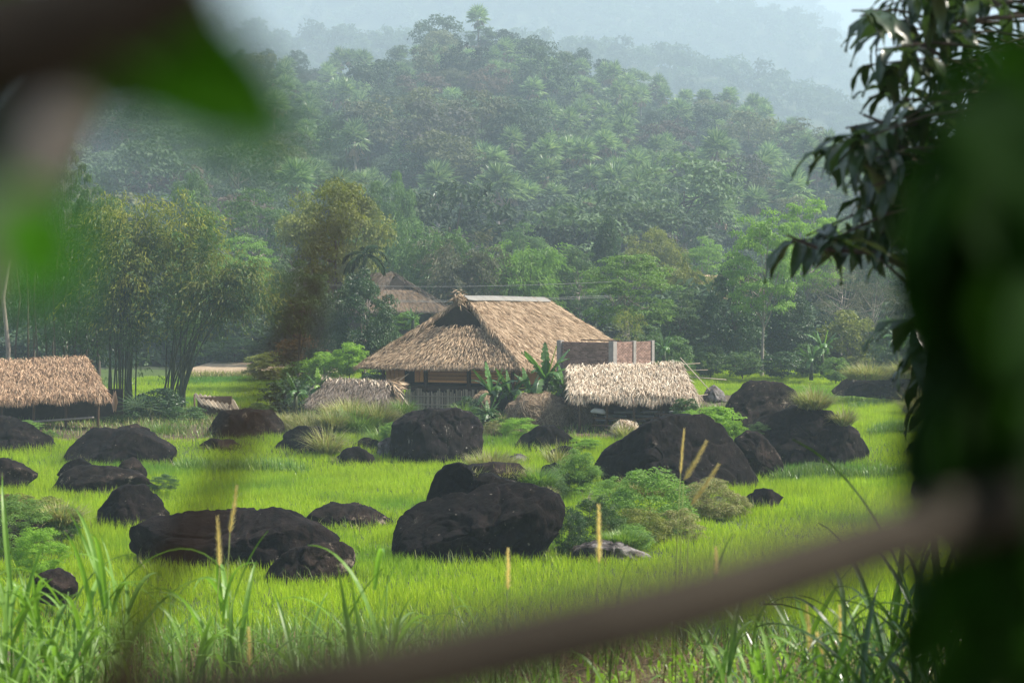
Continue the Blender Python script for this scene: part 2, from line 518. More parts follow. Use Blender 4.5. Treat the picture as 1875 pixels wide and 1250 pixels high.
Y1, Y2, Y3, Y4 = 470, 1050, 1650, 2400
C1, C2, C3, C4 = crest(CREST1, Y1, 6.5), crest(CREST2, Y2, 8), crest(CREST3, Y3, 8), crest(CREST4, Y4, 8)
LOWY = [-30, 0, 8, 11.5, 13.5, 16, 19, 22, 24, 60, 63, 72, 95, 130, 185, 3000]
LOWZ = [5.6, 4.5, 3.95, 3.68, 3.40, 2.3, 0.9, 0.12, 0, 0, 0.08, 0.9, 0.95, 1.8, 3.6, 3.6]


def gz(x, y):
    x = np.asarray(x, dtype=float)
    y = np.asarray(y, dtype=float)
    low = np.interp(y, LOWY, LOWZ)
    low = low + np.where((y > 100), 0.25 * np.sin(x * .11) * np.clip((y - 100) / 60, 0, 1), 0)
    t = np.clip((y - 185) / (Y1 - 185), 0, 1)
    h1 = np.interp(x, *C1)
    up = (t ** 1.12)
    back = np.exp(-(np.clip(y - Y1, 0, None) / 110.0) ** 2)
    bumps = 2.2 * np.sin(x * .045 + 1) * np.sin(y * .05) * t * (1 - t) * 4
    hill = np.where(y > 185, 3.6 + (h1 - 3.6) * up * back + bumps * back, -9)
    r2 = np.interp(x, *C2) * np.exp(-((y - Y2) / 170.0) ** 2) - 1
    r3 = np.interp(x, *C3) * np.exp(-((y - Y3) / 260.0) ** 2) - 1
    r4 = np.interp(x, *C4) * np.exp(-((y - Y4) / 330.0) ** 2) - 1
    return np.maximum.reduce([low, hill, np.where(y > 500, r2, -9), np.where(y > 700, r3, -9), np.where(y > 1000, r4, -9)])


def g(x, y):
    return float(gz(x, y))


def on_ground(px, py, lift=0.0):
    """the first point of the land seen at a place of the photograph"""
    D = 6.0
    while D < 1700:
        p = at(px, py, D)
        if p.z <= g(p.x, D) + lift:
            return p
        D += 0.25 if D < 200 else 2
    return at(px, py, 1700)


def build_land():
    ys = np.concatenate([np.arange(-30, 30, 1.0), np.arange(30, 135, 1.5), np.arange(135, 520, 5), np.arange(520, 2700, 25), [2800, 3000]])
    us = np.linspace(-1, 1, 141)
    us = np.sign(us) * np.abs(us) ** 1.2
    X = us[None, :] * (0.42 * np.clip(ys, 0, None)[:, None] + 60)
    Y = np.repeat(ys[:, None], len(us), 1)
    Z = gz(X, Y)
    rng = np.random.default_rng(3)
    Z = Z + rng.normal(0, 0.03, Z.shape) * (Y < 24)
    V = np.stack([X, Y, Z], -1).reshape(-1, 3)
    n, m = X.shape
    idx = np.arange(n * m).reshape(n, m)
    Q = np.stack([idx[:-1, :-1], idx[:-1, 1:], idx[1:, 1:], idx[1:, :-1]], -1)
    yc = (Y[:-1, :-1] + Y[1:, 1:]) / 2
    xc = (X[:-1, :-1] + X[1:, 1:]) / 2
    # material by zone: bank 0, paddies 1, forest floor 2
    zone = np.where(yc < 23, 0, np.where(yc < 122, 1, 2))
    zone = np.where((yc > 69) & (yc < 97) & (xc > -30) & (xc < 8.5 + (yc - 70) * .25), 0, zone)
    for nm, z, mat in (('ground', 0, M['soil']), ('rice_field_ground', 1, M['field']), ('hills', 2, M['forest_floor'])):
        q = Q[zone == z].reshape(-1, 4)
        u, inv = np.unique(q, return_inverse=True)
        o = link(nm, mesh_np(nm, V[u], [inv.reshape(-1, 4)], mat, True))
        tag(o, kind='structure')


build_land()


def gn_scatter(name, pts, scales, coll, seed, label, cat, tilt=0.0):
    """points that carry instances of the members of a collection (stuff only)"""
    me = bpy.data.meshes.new(name)
    me.vertices.add(len(pts))
    me.vertices.foreach_set('co', np.asarray(pts, dtype=np.float32).ravel())
    a = me.attributes.new('sc', 'FLOAT_VECTOR', 'POINT')
    a.data.foreach_set('vector', np.asarray(scales, dtype=np.float32).ravel())
    o = link(name, me)
    tag(o, label, cat, kind='stuff')
    nt = bpy.data.node_groups.new(name, 'GeometryNodeTree')
    nt.interface.new_socket('Geometry', in_out='INPUT', socket_type='NodeSocketGeometry')
    nt.interface.new_socket('Geometry', in_out='OUTPUT', socket_type='NodeSocketGeometry')
    N = nt.nodes
    gi, go = N.new('NodeGroupInput'), N.new('NodeGroupOutput')
    ci = N.new('GeometryNodeCollectionInfo')
    ci.inputs['Collection'].default_value = coll
    ci.inputs['Separate Children'].default_value = True
    ci.inputs['Reset Children'].default_value = True
    ip = N.new('GeometryNodeInstanceOnPoints')
    ip.inputs['Pick Instance'].default_value = True
    rv = N.new('FunctionNodeRandomValue')
    rv.data_type = 'FLOAT_VECTOR'
    rv.inputs['Min'].default_value = (-tilt, -tilt, 0)
    rv.inputs['Max'].default_value = (tilt, tilt, 2 * PI)
    rv.inputs['Seed'].default_value = seed
    na = N.new('GeometryNodeInputNamedAttribute')
    na.data_type = 'FLOAT_VECTOR'
    na.inputs['Name'].default_value = 'sc'
    L = nt.links
    L.new(gi.outputs[0], ip.inputs['Points'])
    L.new(ci.outputs[0], ip.inputs['Instance'])
    L.new(rv.outputs[0], ip.inputs['Rotation'])
    L.new(na.outputs[0], ip.inputs['Scale'])
    L.new(ip.outputs[0], go.inputs[0])
    md = o.modifiers.new('scatter', 'NODES')
    md.node_group = nt
    return o


def coll_of(name, meshes):
    c = bpy.data.collections.new(name)
    for i, me in enumerate(meshes):
        o = bpy.data.objects.new(me.name, me)
        c.objects.link(o)
    return c


def tilt_blades(rng, n, spread):
    a = rng.uniform(0, 2 * PI, n)
    s = rng.uniform(0, spread, n)
    return np.stack([np.cos(a) * s, np.sin(a) * s, np.ones(n)], 1)


# rice: one-metre patches of standing blades
def rice_patch(seed, n=300, size=1.25, h=0.33):
    rng = np.random.default_rng(seed)
    k = 6
    gx, gy = np.meshgrid((np.arange(k) + .5) / k * size - size / 2, (np.arange(k) + .5) / k * size - size / 2)
    c = np.stack([gx.ravel(), gy.ravel()], 1) + rng.normal(0, .02, (k * k, 2))
    ci = rng.integers(0, k * k, n)
    hh = rng.uniform(.8, 1.15, k * k)
    P = np.zeros((n, 3))
    P[:, :2] = c[ci] + rng.normal(0, .022, (n, 2))
    a = rng.uniform(0, 2 * PI, n)
    side = np.stack([np.cos(a), np.sin(a), np.zeros(n)], 1)
    G = Geo().blades(P, tilt_blades(rng, n, 0.5), rng.uniform(h * .6, h * 1.15, n) * hh[ci], 0.019, rng.uniform(.1, .9, n), 2, side)
    return G.mesh('rice_blades', M['rice'])


rice_coll = coll_of('rice_patches', [rice_patch(i) for i in range(7)])
CLEAR = []
HOUSE_ZONE = lambda x, y: (y > 69.5) and (y < 97) and (x > (-19 if y < 86 else -12)) and (x < 8.8 + (y - 70) * .22)


def plant_rice():
    rng = random.Random(5)
    pts, sc = [], []
    y = 23.5
    while y < 119:
        x = -(0.31 * y + 3)
        while x < 0.34 * y + 4:
            X, Y = x + rng.uniform(-.3, .3), y + rng.uniform(-.3, .3)
            x += 0.95
            if HOUSE_ZONE(X, Y):
                continue
            if Y > 69 and X < -14 and not (Y > 84 and X > -24):
                continue
            if X < -10.5 and Y > 112:
                continue
            if any((X - ex) ** 2 + ((Y - ey) / 1.3) ** 2 < er * er for ex, ey, er in CLEAR):
                continue
            k = 0.72 + 0.6 * (mnoise.noise((X * .12, Y * .12, 3)) + .5) + .25 * mnoise.noise((X * .5, Y * .5, 7))
            # narrow bunds between the plots stay lower
            if abs(math.sin(Y * .09 + .05 * math.sin(X * .3))) < 0.04 and Y > 66:
                k *= .45
            pts.append((X, Y, g(X, Y) - .02))
            sc.append((1, 1, k))
        y += 0.95
    gn_scatter('rice_plants', pts, sc, rice_coll, 3, 'bright green young rice standing in the paddies around the boulders', 'rice', 0.05)




# ------------------------------------------------------------------ boulders
# main faces of some boulders: direction they look in, and how deep they cut
CUTS = {22: [((-.62, -.62, .45), .52), ((.30, -.80, .52), .50), ((.75, -.6, .25), .62)],
        1: [((-.25, -.55, .80), .55), ((.05, -1, -.12), .60), ((.80, -.60, .10), .62)],
        2: [((-.6, -.7, .3), .6), ((.5, -.8, .4), .6)],
        3: [((-.1, -.5, .85), .6), ((.1, -1, .05), .62), ((.7, -.6, .4), .66)],
        4: [((-.5, -.7, .5), .55), ((.5, -.8, .35), .6)],
        5: [((-.55, -.75, .35), .6), ((.5, -.7, .5), .6)],
        9: [((-.3, -.6, .75), .6), ((.3, -.9, .2), .62)],
        19: [((-.5, -.6, .6), .6), ((.5, -.8, .3), .55)],
        24: [((-.35, -.6, .7), .58), ((.2, -.95, .1), .62), ((.75, -.4, .5), .62)],
        25: [((-.5, -.5, .7), .6), ((.2, -.9, .4), .6)],
        38: [((0, -.5, .85), .5), ((0, -1, .1), .6)], 6: [((0, -.5, .85), .55), ((.2, -1, .1), .6)]}
ROCKPOS = []
def boulder(outline, D, mat, label, depth=None, seed=0, sub=5, rough=0.12, group=None, box=0.8, name='boulder', crease=1.0):
    P = [at(px, py, D) for px, py in outline]
    X = np.array([p.x for p in P])
    Z = np.array([p.z for p in P])
    cx, cz = (X.min() + X.max()) / 2, Z.min() + (Z.max() - Z.min()) * 0.45
    w, h = X.max() - X.min(), Z.max() - Z.min()
    depth = depth or 0.42 * w
    gzv = g(cx, D)
    me0 = ICO[sub]
    V = me0[0].copy()
    th = np.arctan2(V[:, 2], V[:, 0])
    # radial function of the outline
    tt = np.linspace(-PI, PI, 361)
    rr = np.zeros(361)
    n = len(X)
    for i, a in enumerate(tt):
        dx, dz = math.cos(a), math.sin(a)
        best = 0.05
        for k in range(n):
            x1, z1, x2, z2 = X[k] - cx, Z[k] - cz, X[(k + 1) % n] - cx, Z[(k + 1) % n] - cz
            den = dx * (z2 - z1) - dz * (x2 - x1)
            if abs(den) < 1e-9:
                continue
            t = (x1 * (z2 - z1) - z1 * (x2 - x1)) / den
            s = (x1 * dz - z1 * dx) / den
            if t > 0 and -1e-6 <= s <= 1 + 1e-6:
                best = max(best, t)
        rr[i] = best
    k = np.exp(-np.linspace(-3, 3, 7) ** 2)
    k /= k.sum()
    rp = np.concatenate([rr[-7:-1], rr, rr[1:7]])
    rr = np.convolve(rp, k, 'same')[6:-6]
    r = np.interp(th, tt, rr)
    rho = np.sqrt(V[:, 0] ** 2 + V[:, 2] ** 2)
    rho2 = rho ** box
    out = np.zeros_like(V)
    out[:, 0] = r * rho2 * np.cos(th)
    out[:, 2] = r * rho2 * np.sin(th)
    out[:, 1] = np.sign(V[:, 1]) * np.abs(V[:, 1]) ** 0.9 * depth
    nv = nrm(V)
    sd = random.Random(seed + 50)
    # large flat faces: points outside a few planes are pressed back onto them
    for k in range(3 if seed == 17 else (5 if seed in CUTS else 10)):
        pn = np.array([sd.uniform(-.75, .75), sd.choice((-1, -1, 1)) * sd.uniform(.45, 1), sd.uniform(-.35, .8)])
        pn /= np.linalg.norm(pn)
        q = out @ pn
        hcut = q.max() * sd.uniform(.58, .88)
        out -= (np.clip(q - hcut, 0, None) * .97)[:, None] * pn
    for pn, fr in CUTS.get(seed, []):
        pn = np.array(pn) / np.linalg.norm(pn)
        q = out @ pn
        out -= np.clip(q - q.max() * (fr + max(0, abs(pn[0]) - .3) * .7), 0, None)[:, None] * pn
    amp = rough * .7 * min(w, h * 1.6)
    off = Vector((seed * 3.1, seed * 1.7, seed * 5.3))
    disp = np.empty(len(V))
    f1 = 0.9 / max(0.6, w * .25)
    cd = Vector((sd.uniform(-1, 1), sd.uniform(-.6, .6), sd.uniform(.3, 1.2))).normalized()
    for i in range(len(V)):
        p = Vector(out[i])
        a = mnoise.fractal(p * f1 + off, 1.0, 2.2, 3)
        b = mnoise.fractal(p * 2.4 + off, 0.75, 2.2, 5)
        r1 = abs(mnoise.noise(p * f1 * 1.6 + off * 3))
        r2 = abs(mnoise.noise(Vector((p.x * 1.2, p.y * 1.2, p.z * .5)) * 1.6 + off * 2))
        sdir = p.dot(cd)
        s_ = mnoise.noise(Vector((sdir * 5.0, p.x * .5, p.z * .5)) + off)
        disp[i] = a * .45 * amp + b * .10 - (max(0, .08 - r1) * 2.3 + max(0, .05 - r2) * 1.3) * crease * min(1.0, w / 3) + s_ * .085
    edge = 0.45 + 0.55 * np.abs(V[:, 1])
    out += nv * (disp * edge)[:, None]
    me = mesh_np(name, out, [me0[1]], mat, True)
    Yc = D + depth * 0.35
    o = link(name, me, None, (cx, Yc, cz))
    ROCKPOS.append((cx, Yc, w / 2, depth))
    tag(o, label, 'boulder', group)
    return o


def ico(sub):
    import bmesh
    bm = bmesh.new()
    bmesh.ops.create_icosphere(bm, subdivisions=sub, radius=1)
    V = np.array([v.co[:] for v in bm.verts])
    F = np.array([[v.index for v in f.verts] for f in bm.faces])
    bm.free()
    return V, F


ICO = {k: ico(k) for k in (2, 3, 4, 5, 6)}
ROCKS = [
    ([(715, 1000), (722, 958), (758, 925), (790, 912), (850, 909), (880, 893), (905, 884), (955, 885), (1000, 896), (1018, 905), (1041, 938), (1030, 968), (1006, 1005), (990, 1050), (900, 1060), (780, 1055), (722, 1040)],
     40.5, 'rock', 'largest central black boulder with ridged sloping top, behind the tall grass', 1.3, 1, 6),
    ([(777, 925), (790, 885), (812, 856), (838, 847), (862, 856), (866, 870), (900, 870), (948, 886), (960, 940), (780, 945)],
     43.5, 'rock', 'pointed black boulder rising directly behind the large central boulder', 1.1, 2, 5),
    ([(213, 1008), (220, 975), (262, 952), (330, 941), (430, 939), (490, 934), (535, 946), (580, 965), (615, 990), (610, 1020), (560, 1060), (480, 1078), (400, 1078), (260, 1065), (225, 1035)],
     39.5, 'rock', 'wide flat-topped black boulder at lower left with two grass spikes in front', 1.5, 3, 6),
    ([(476, 1078), (488, 1040), (525, 1008), (570, 996), (620, 991), (643, 1006), (650, 1030), (630, 1065), (560, 1085)],
     37.5, 'rock_brown', 'cracked brownish boulder leaning on the right end of the wide flat boulder', 0.8, 4, 5),
    ([(165, 975), (175, 935), (200, 900), (225, 887), (258, 889), (285, 915), (306, 943), (295, 985), (170, 990)],
     46, 'rock', 'tall domed black boulder behind the wide flat boulder at left', 1.0, 5, 5),
    ([(82, 900), (95, 870), (140, 853), (180, 855), (230, 862), (275, 876), (302, 895), (298, 915), (90, 912)],
     54.5, 'rock_brown', 'long low boulder with pale lichen streak on its right side, left field', 1.2, 6, 5),
    ([(103, 870), (120, 845), (145, 838), (163, 850), (168, 875)], 57, 'rock', 'small dark boulder behind the left end of the lichen streaked boulder', .5, 7, 4),
    ([(208, 872), (222, 845), (245, 837), (262, 848), (268, 875)], 57, 'rock_brown', 'small round brown boulder behind the right end of the lichen streaked boulder', .5, 8, 4),
    ([(110, 838), (125, 808), (145, 795), (160, 785), (205, 788), (245, 785), (270, 797), (300, 812), (318, 826), (316, 862), (200, 866), (125, 858)],
     64, 'rock', 'broad black boulder in front of the left thatched shed', 1.8, 9, 5),
    ([(-60, 800), (-20, 765), (20, 760), (40, 765), (65, 777), (92, 800), (114, 832), (90, 850), (-60, 855)],
     66.5, 'rock', 'black boulder at left edge, nearest the left thatched shed', 1.6, 10, 5),
    ([(-50, 880), (-20, 842), (10, 838), (40, 855), (66, 874), (45, 890), (20, 905), (-40, 910)],
     56, 'rock_brown', 'pale crusted boulder cut by the left edge of the photo', 1.0, 11, 4),
    ([(370, 805), (371, 768), (395, 753), (440, 750), (492, 752), (522, 782), (516, 828), (440, 835), (372, 830)],
     70, 'rock_brown', 'brown flat-topped boulder in front of the tiny board-roofed shelter', 1.5, 12, 5),
    ([(344, 835), (352, 812), (385, 803), (420, 806), (448, 820), (455, 840)], 67, 'rock_brown', 'low brown boulder at the foot of the flat-topped brown boulder', .9, 13, 4),
    ([(488, 850), (492, 805), (515, 788), (545, 780), (585, 785), (610, 800), (624, 830), (622, 852)],
     66, 'rock', 'dark boulder with a spiky grass tuft on its right shoulder', 1.3, 14, 5),
    ([(606, 862), (610, 838), (630, 822), (655, 818), (680, 835), (694, 858), (680, 868)], 63.5, 'rock', 'small sloping boulder right of the tufted dark boulder', .8, 15, 4),
    ([(640, 800), (652, 775), (680, 766), (705, 778), (712, 810)], 71, 'rock', 'dark rock under overhanging grass, left of the square boulder', .8, 16, 4),
    ([(712, 860), (713, 800), (718, 775), (742, 760), (790, 747), (840, 749), (866, 757), (882, 780), (884, 815), (880, 862)],
     64.5, 'rock_drip', 'big square black boulder with white drip streaks, before the main house', 1.5, 17, 6),
    ([(688, 852), (690, 810), (702, 792), (720, 798), (724, 852)], 65.5, 'rock_pale', 'narrow grey boulder against the left side of the square black boulder', .5, 18, 4),
    ([(941, 850), (943, 820), (955, 798), (985, 781), (1015, 780), (1040, 793), (1060, 815), (1086, 832), (1070, 855)],
     67, 'rock', 'black boulder with folded ridges between the square boulder and the big slab', 1.2, 19, 5),
    ([(1003, 860), (1010, 828), (1035, 814), (1055, 822), (1066, 860)], 64.5, 'rock', 'small black boulder in front of the folded ridge boulder', .6, 20, 4),
    ([(1042, 815), (1055, 793), (1080, 784), (1110, 790), (1135, 806), (1130, 818)], 72, 'rock', 'low black boulder behind the folded ridge boulder, before the pale shed', .8, 21, 4),
    ([(1082, 900), (1087, 862), (1105, 830), (1148, 802), (1185, 775), (1230, 760), (1290, 761), (1328, 780), (1358, 820), (1383, 855), (1399, 895), (1370, 910), (1240, 905), (1130, 908)],
     56, 'rock', 'biggest black slab boulder with slanting grooves, before the pale thatched shed', 2.2, 22, 6),
    ([(1345, 850), (1350, 805), (1372, 788), (1395, 795), (1420, 820), (1438, 852), (1432, 880), (1355, 880)],
     60, 'rock_brown', 'brown boulder wedged against the right end of the biggest slab', 1.2, 23, 5),
    ([(1362, 800), (1400, 766), (1450, 750), (1490, 742), (1530, 755), (1580, 790), (1600, 820), (1615, 850), (1580, 862), (1500, 865), (1390, 862)],
     63.5, 'rock', 'large rounded black boulder with grey lichen face in the right field', 2.2, 24, 6),
    ([(1322, 760), (1345, 725), (1370, 702), (1400, 698), (1440, 703), (1462, 716), (1480, 760), (1440, 790), (1335, 790)],
     71, 'rock_brown', 'smooth dark boulder with grass tuft, behind the large rounded right boulder', 1.8, 25, 5),
    ([(1521, 714), (1545, 690), (1580, 684), (1680, 688), (1730, 700), (1730, 732), (1620, 732), (1540, 722)],
     88, 'rock_brown', 'long dark boulder capped with thick grass, far right of the field', 2.2, 26, 5),
    ([(1658, 845), (1670, 815), (1700, 800), (1750, 798), (1800, 815), (1810, 855)], 65, 'rock', 'dark boulder at right half hidden by blurred leaves, farther one', 1.2, 27, 5),
    ([(1676, 925), (1682, 885), (1705, 865), (1750, 858), (1820, 870), (1830, 935)], 52, 'rock', 'dark boulder at right half hidden by blurred leaves, nearer one', 1.3, 28, 5),
    ([(1358, 935), (1362, 905), (1385, 895), (1415, 897), (1440, 912), (1425, 935), (1380, 945)], 50.5, 'rock', 'small black rock at the foot of the dry bush beside the slab', .6, 29, 4),
    ([(1035, 1040), (1050, 1005), (1085, 993), (1130, 996), (1180, 1012), (1218, 1035), (1200, 1050), (1060, 1052)],
     40.5, 'rock_pale', 'low pale grey rock with moss on top, right of the central boulder', .9, 30, 5),
    ([(1288, 735), (1295, 713), (1310, 706), (1326, 718), (1332, 738)], 78, 'rock_pale', 'small pale pointed rock at the right end of the pale shed', .6, 31, 4),
    ([(1350, 695), (1358, 674), (1378, 665), (1400, 672), (1418, 690), (1415, 698)], 112, 'rock', 'small far dark rock at the edge of the right field, left one', 1.0, 32, 4),
    ([(1490, 688), (1500, 655), (1525, 644), (1550, 650), (1562, 670), (1550, 690)], 116, 'rock_brown', 'small far dark rock under the shrubs at the right field edge', 1.0, 33, 4),
    ([(-60, 1020), (-40, 960), (30, 945), (80, 950), (120, 985), (138, 1020), (120, 1045), (-40, 1050)],
     43, 'rock_brown', 'dark rock under leafy vines near the left edge, upper one', 1.2, 34, 5),
    ([(50, 1100), (62, 1050), (95, 1040), (125, 1060), (135, 1095), (110, 1115)], 33, 'rock_brown', 'reddish dark rock low at left behind tall grass', .6, 35, 4),
    ([(985, 890), (990, 855), (1015, 843), (1042, 858), (1046, 890)], 58, 'rock_brown', 'small brown rock behind the leafy bush right of the central boulder', .5, 36, 4),
    ([(918, 850), (928, 836), (948, 830), (968, 838), (972, 852)], 64, 'rock_pale', 'tiny pale rock in the rice between the black boulders', .4, 37, 3),
    ([(556, 950), (575, 933), (600, 926), (640, 926), (680, 937), (724, 962), (715, 985), (560, 985)],
     46.5, 'rock_brown', 'flat boulder with pale tan top left of the central boulder', 1.3, 38, 5),
    ([(840, 880), (860, 852), (900, 846), (950, 850), (970, 872), (960, 890)], 50, 'rock_brown', 'low tan rock slab behind the pointed black boulder', .8, 39, 4),
    ([(1650, 790), (1655, 745), (1690, 728), (1740, 735), (1750, 790)], 80, 'rock_brown', 'shaded boulder with hanging dry grass behind the right foliage', 1.2, 40, 4),
]
ROCKS += [
    ([(636, 840), (645, 812), (668, 800), (692, 806), (704, 838)], 67, 'rock_brown', 'rounded brownish rock under the arching grass left of the square boulder', .8, 51, 4),
    ([(560, 792), (572, 772), (600, 764), (632, 770), (642, 795)], 72.5, 'rock', 'dark rock in the weeds before the small thatched shelter', .8, 52, 4),
    ([(935, 905), (950, 880), (985, 872), (1010, 885), (1015, 910)], 52, 'rock_brown', 'brown rock buried in grass right behind the central boulder', .7, 53, 4),
    ([(1228, 905), (1240, 880), (1270, 872), (1300, 888), (1305, 910)], 53.5, 'rock', 'small dark rock under the dry bush', .6, 54, 4),
    ([(200, 800), (215, 782), (245, 776), (272, 786), (280, 802)], 69, 'rock_brown', 'small rock between the broad black boulder and the left shed', .7, 55, 4),
]
for ol, D, mt, lab, dep, sd, sub in ROCKS:
    boulder(ol, D, M[mt], lab, dep, sd, sub, rough=0.11 if sub > 4 else 0.14, group='boulders lying in the rice fields',
            box=0.62 if sd in (17,) else (1.0 if sd in (1, 2, 22, 5, 9) else 0.9))


rngw = np.random.default_rng(17)
PW = []
for cx_, cy_, rx_, ry_ in ROCKPOS:
    n_ = int(90 * rx_ + 60)
    a_ = rngw.uniform(PI * .93, PI * 2.07, n_)
    k_ = rngw.normal(1.0, .07, n_) * (.9 + .12 * np.sin(a_ * 5 + cx_))
    x_, y_ = cx_ + np.cos(a_) * rx_ * k_, cy_ + np.sin(a_) * ry_ * k_
    PW.append(np.stack([x_, y_, gz(x_, y_)], 1))
PW = np.concatenate(PW)
dens_ = np.array([mnoise.noise((p[0] * .8, p[1] * .8, 4)) for p in PW])
PW = PW[dens_ > -.12]
n_ = len(PW)
o = link('boulder_weeds', Geo().blades(PW, tilt_blades(rngw, n_, .9), rngw.uniform(.22, .62, n_), .028, 1.4, 3).mesh('boulder_weeds', M['weeds']))
tag(o, 'rank weeds and darker grass growing round the feet of the boulders', 'grass', kind='stuff')

# ------------------------------------------------------------------ thatched buildings
def thatch_geo(TL, TR, BR, BL, dens, rng, L=(.35, .62), W=(.015, .032), fringe=0.5, side_fringe=(0.0, 0.0), top_fringe=0.0, lift=0.12, noise=0.05, sweep=0.15):
    TL, TR, BR, BL = [np.array(tuple(p), dtype=float) for p in (TL, TR, BR, BL)]
    nrm_ = nrm(np.cross(BL - TL, TR - TL) + np.cross(BR - TR, TR - TL))
    if nrm_[2] < 0:
        nrm_ = -nrm_
    area = (np.linalg.norm(TR - TL) + np.linalg.norm(BR - BL)) / 2 * np.linalg.norm((BL + BR - TL - TR) / 2)
    n = int(area * dens * 2.3)
    wt, wb = np.linalg.norm(TR - TL), np.linalg.norm(BR - BL)
    v = rng.uniform(0, 1, n * 2)
    keep = rng.uniform(0, max(wt, wb), n * 2) < wt + (wb - wt) * v
    v = v[keep][:n]
    n = len(v)
    u = rng.uniform(0, 1, n)
    rows = np.round(v * 14) / 14
    v = np.clip(v * .6 + rows * .4 + rng.normal(0, .01, n), 0, 1)
    G = Geo()

    def S(u, v):
        u, v = u[:, None], v[:, None]
        return (TL * (1 - u) + TR * u) * (1 - v) + (BL * (1 - u) + BR * u) * v

    P = S(u, v)
    dn = nrm((BL * (1 - u[:, None]) + BR * u[:, None]) - (TL * (1 - u[:, None]) + TR * u[:, None]))
    lat = nrm(np.cross(dn, nrm_))
    D = dn + lat * (rng.normal(sweep * .3, .28, n))[:, None] + nrm_ * rng.normal(lift, .09, n)[:, None]
    NN = nrm_ + lat * rng.normal(0, .5, n)[:, None] + dn * rng.normal(0, .3, n)[:, None]
    P = P + nrm_ * (rng.uniform(0.0, noise + .05, n))[:, None] - dn * 0.2
    P = P + nrm_ * np.array([.09 * mnoise.noise((a_ * wb * .9, b_ * 4, wb)) for a_, b_ in zip(u, v)])[:, None]
    G.leaves(P, D, NN, rng.uniform(*L, n), rng.uniform(*W, n), 0.1, 0.06)
    up = np.array([0, 0, 1.0])
    if fringe:
        m = int(np.linalg.norm(BR - BL) * 130)
        for k in range(3):
            u = rng.uniform(-.01, 1.01, m)
            P = S(u, np.full(m, 1 - .03 * k)) + nrm_ * rng.uniform(-.08, .08, m)[:, None]
            hang = 0.45 + 0.55 * np.array([mnoise.noise((uu * wb * 1.3, k * 4.0, wb)) for uu in u]) + rng.uniform(0, .3, m)
            D = dn[:1] * 1.0 - up * 0.42 + lat[:1] * rng.normal(0, .22, m)[:, None]
            G.leaves(P, D, nrm_ + lat[:1] * rng.normal(0, .6, m)[:, None], fringe * np.clip(hang, .25, 1.5), rng.uniform(*W, m), 0.1, 0.05)
    for si, (a, b) in enumerate(((TL, BL), (TR, BR))):
        if side_fringe[si]:
            m = int(np.linalg.norm(b - a) * 110)
            s = rng.uniform(0, 1, m)
            outw = -nrm(TR - TL) if si == 0 else nrm(TR - TL)
            hang = 0.7 + 0.6 * np.array([mnoise.noise((ss * 6, si * 3.0, a[0])) for ss in s])
            P = a + (b - a) * s[:, None] + nrm_ * rng.uniform(-.05, .12, m)[:, None]
            D = outw * rng.uniform(.1, .5, m)[:, None] + nrm(b - a) * 0.55 - up * rng.uniform(.5, 1.1, m)[:, None] + rng.normal(0, .15, (m, 3))
            G.leaves(P, D, outw + rng.normal(0, .5, (m, 3)), side_fringe[si] * np.clip(hang, .3, 1.4) * rng.uniform(.7, 1.2, m), rng.uniform(*W, m) * 1.15, 0.1, 0.05)
    return G


def slab(TL, TR, BR, BL, th=0.18):
    P = np.array([tuple(p) for p in (TL, TR, BR, BL)], dtype=float)
    n = nrm(np.cross(P[3] - P[0], P[1] - P[0]))
    if n[2] < 0:
        n = -n
    V = np.concatenate([P - n * th, P])
    return Geo().add(V, [[0, 3, 2, 1], [4, 5, 6, 7], [0, 1, 5, 4], [1, 2, 6, 5], [2, 3, 7, 6], [3, 0, 4, 7]])


V3 = lambda x, y, z: Vector((x, y, z))


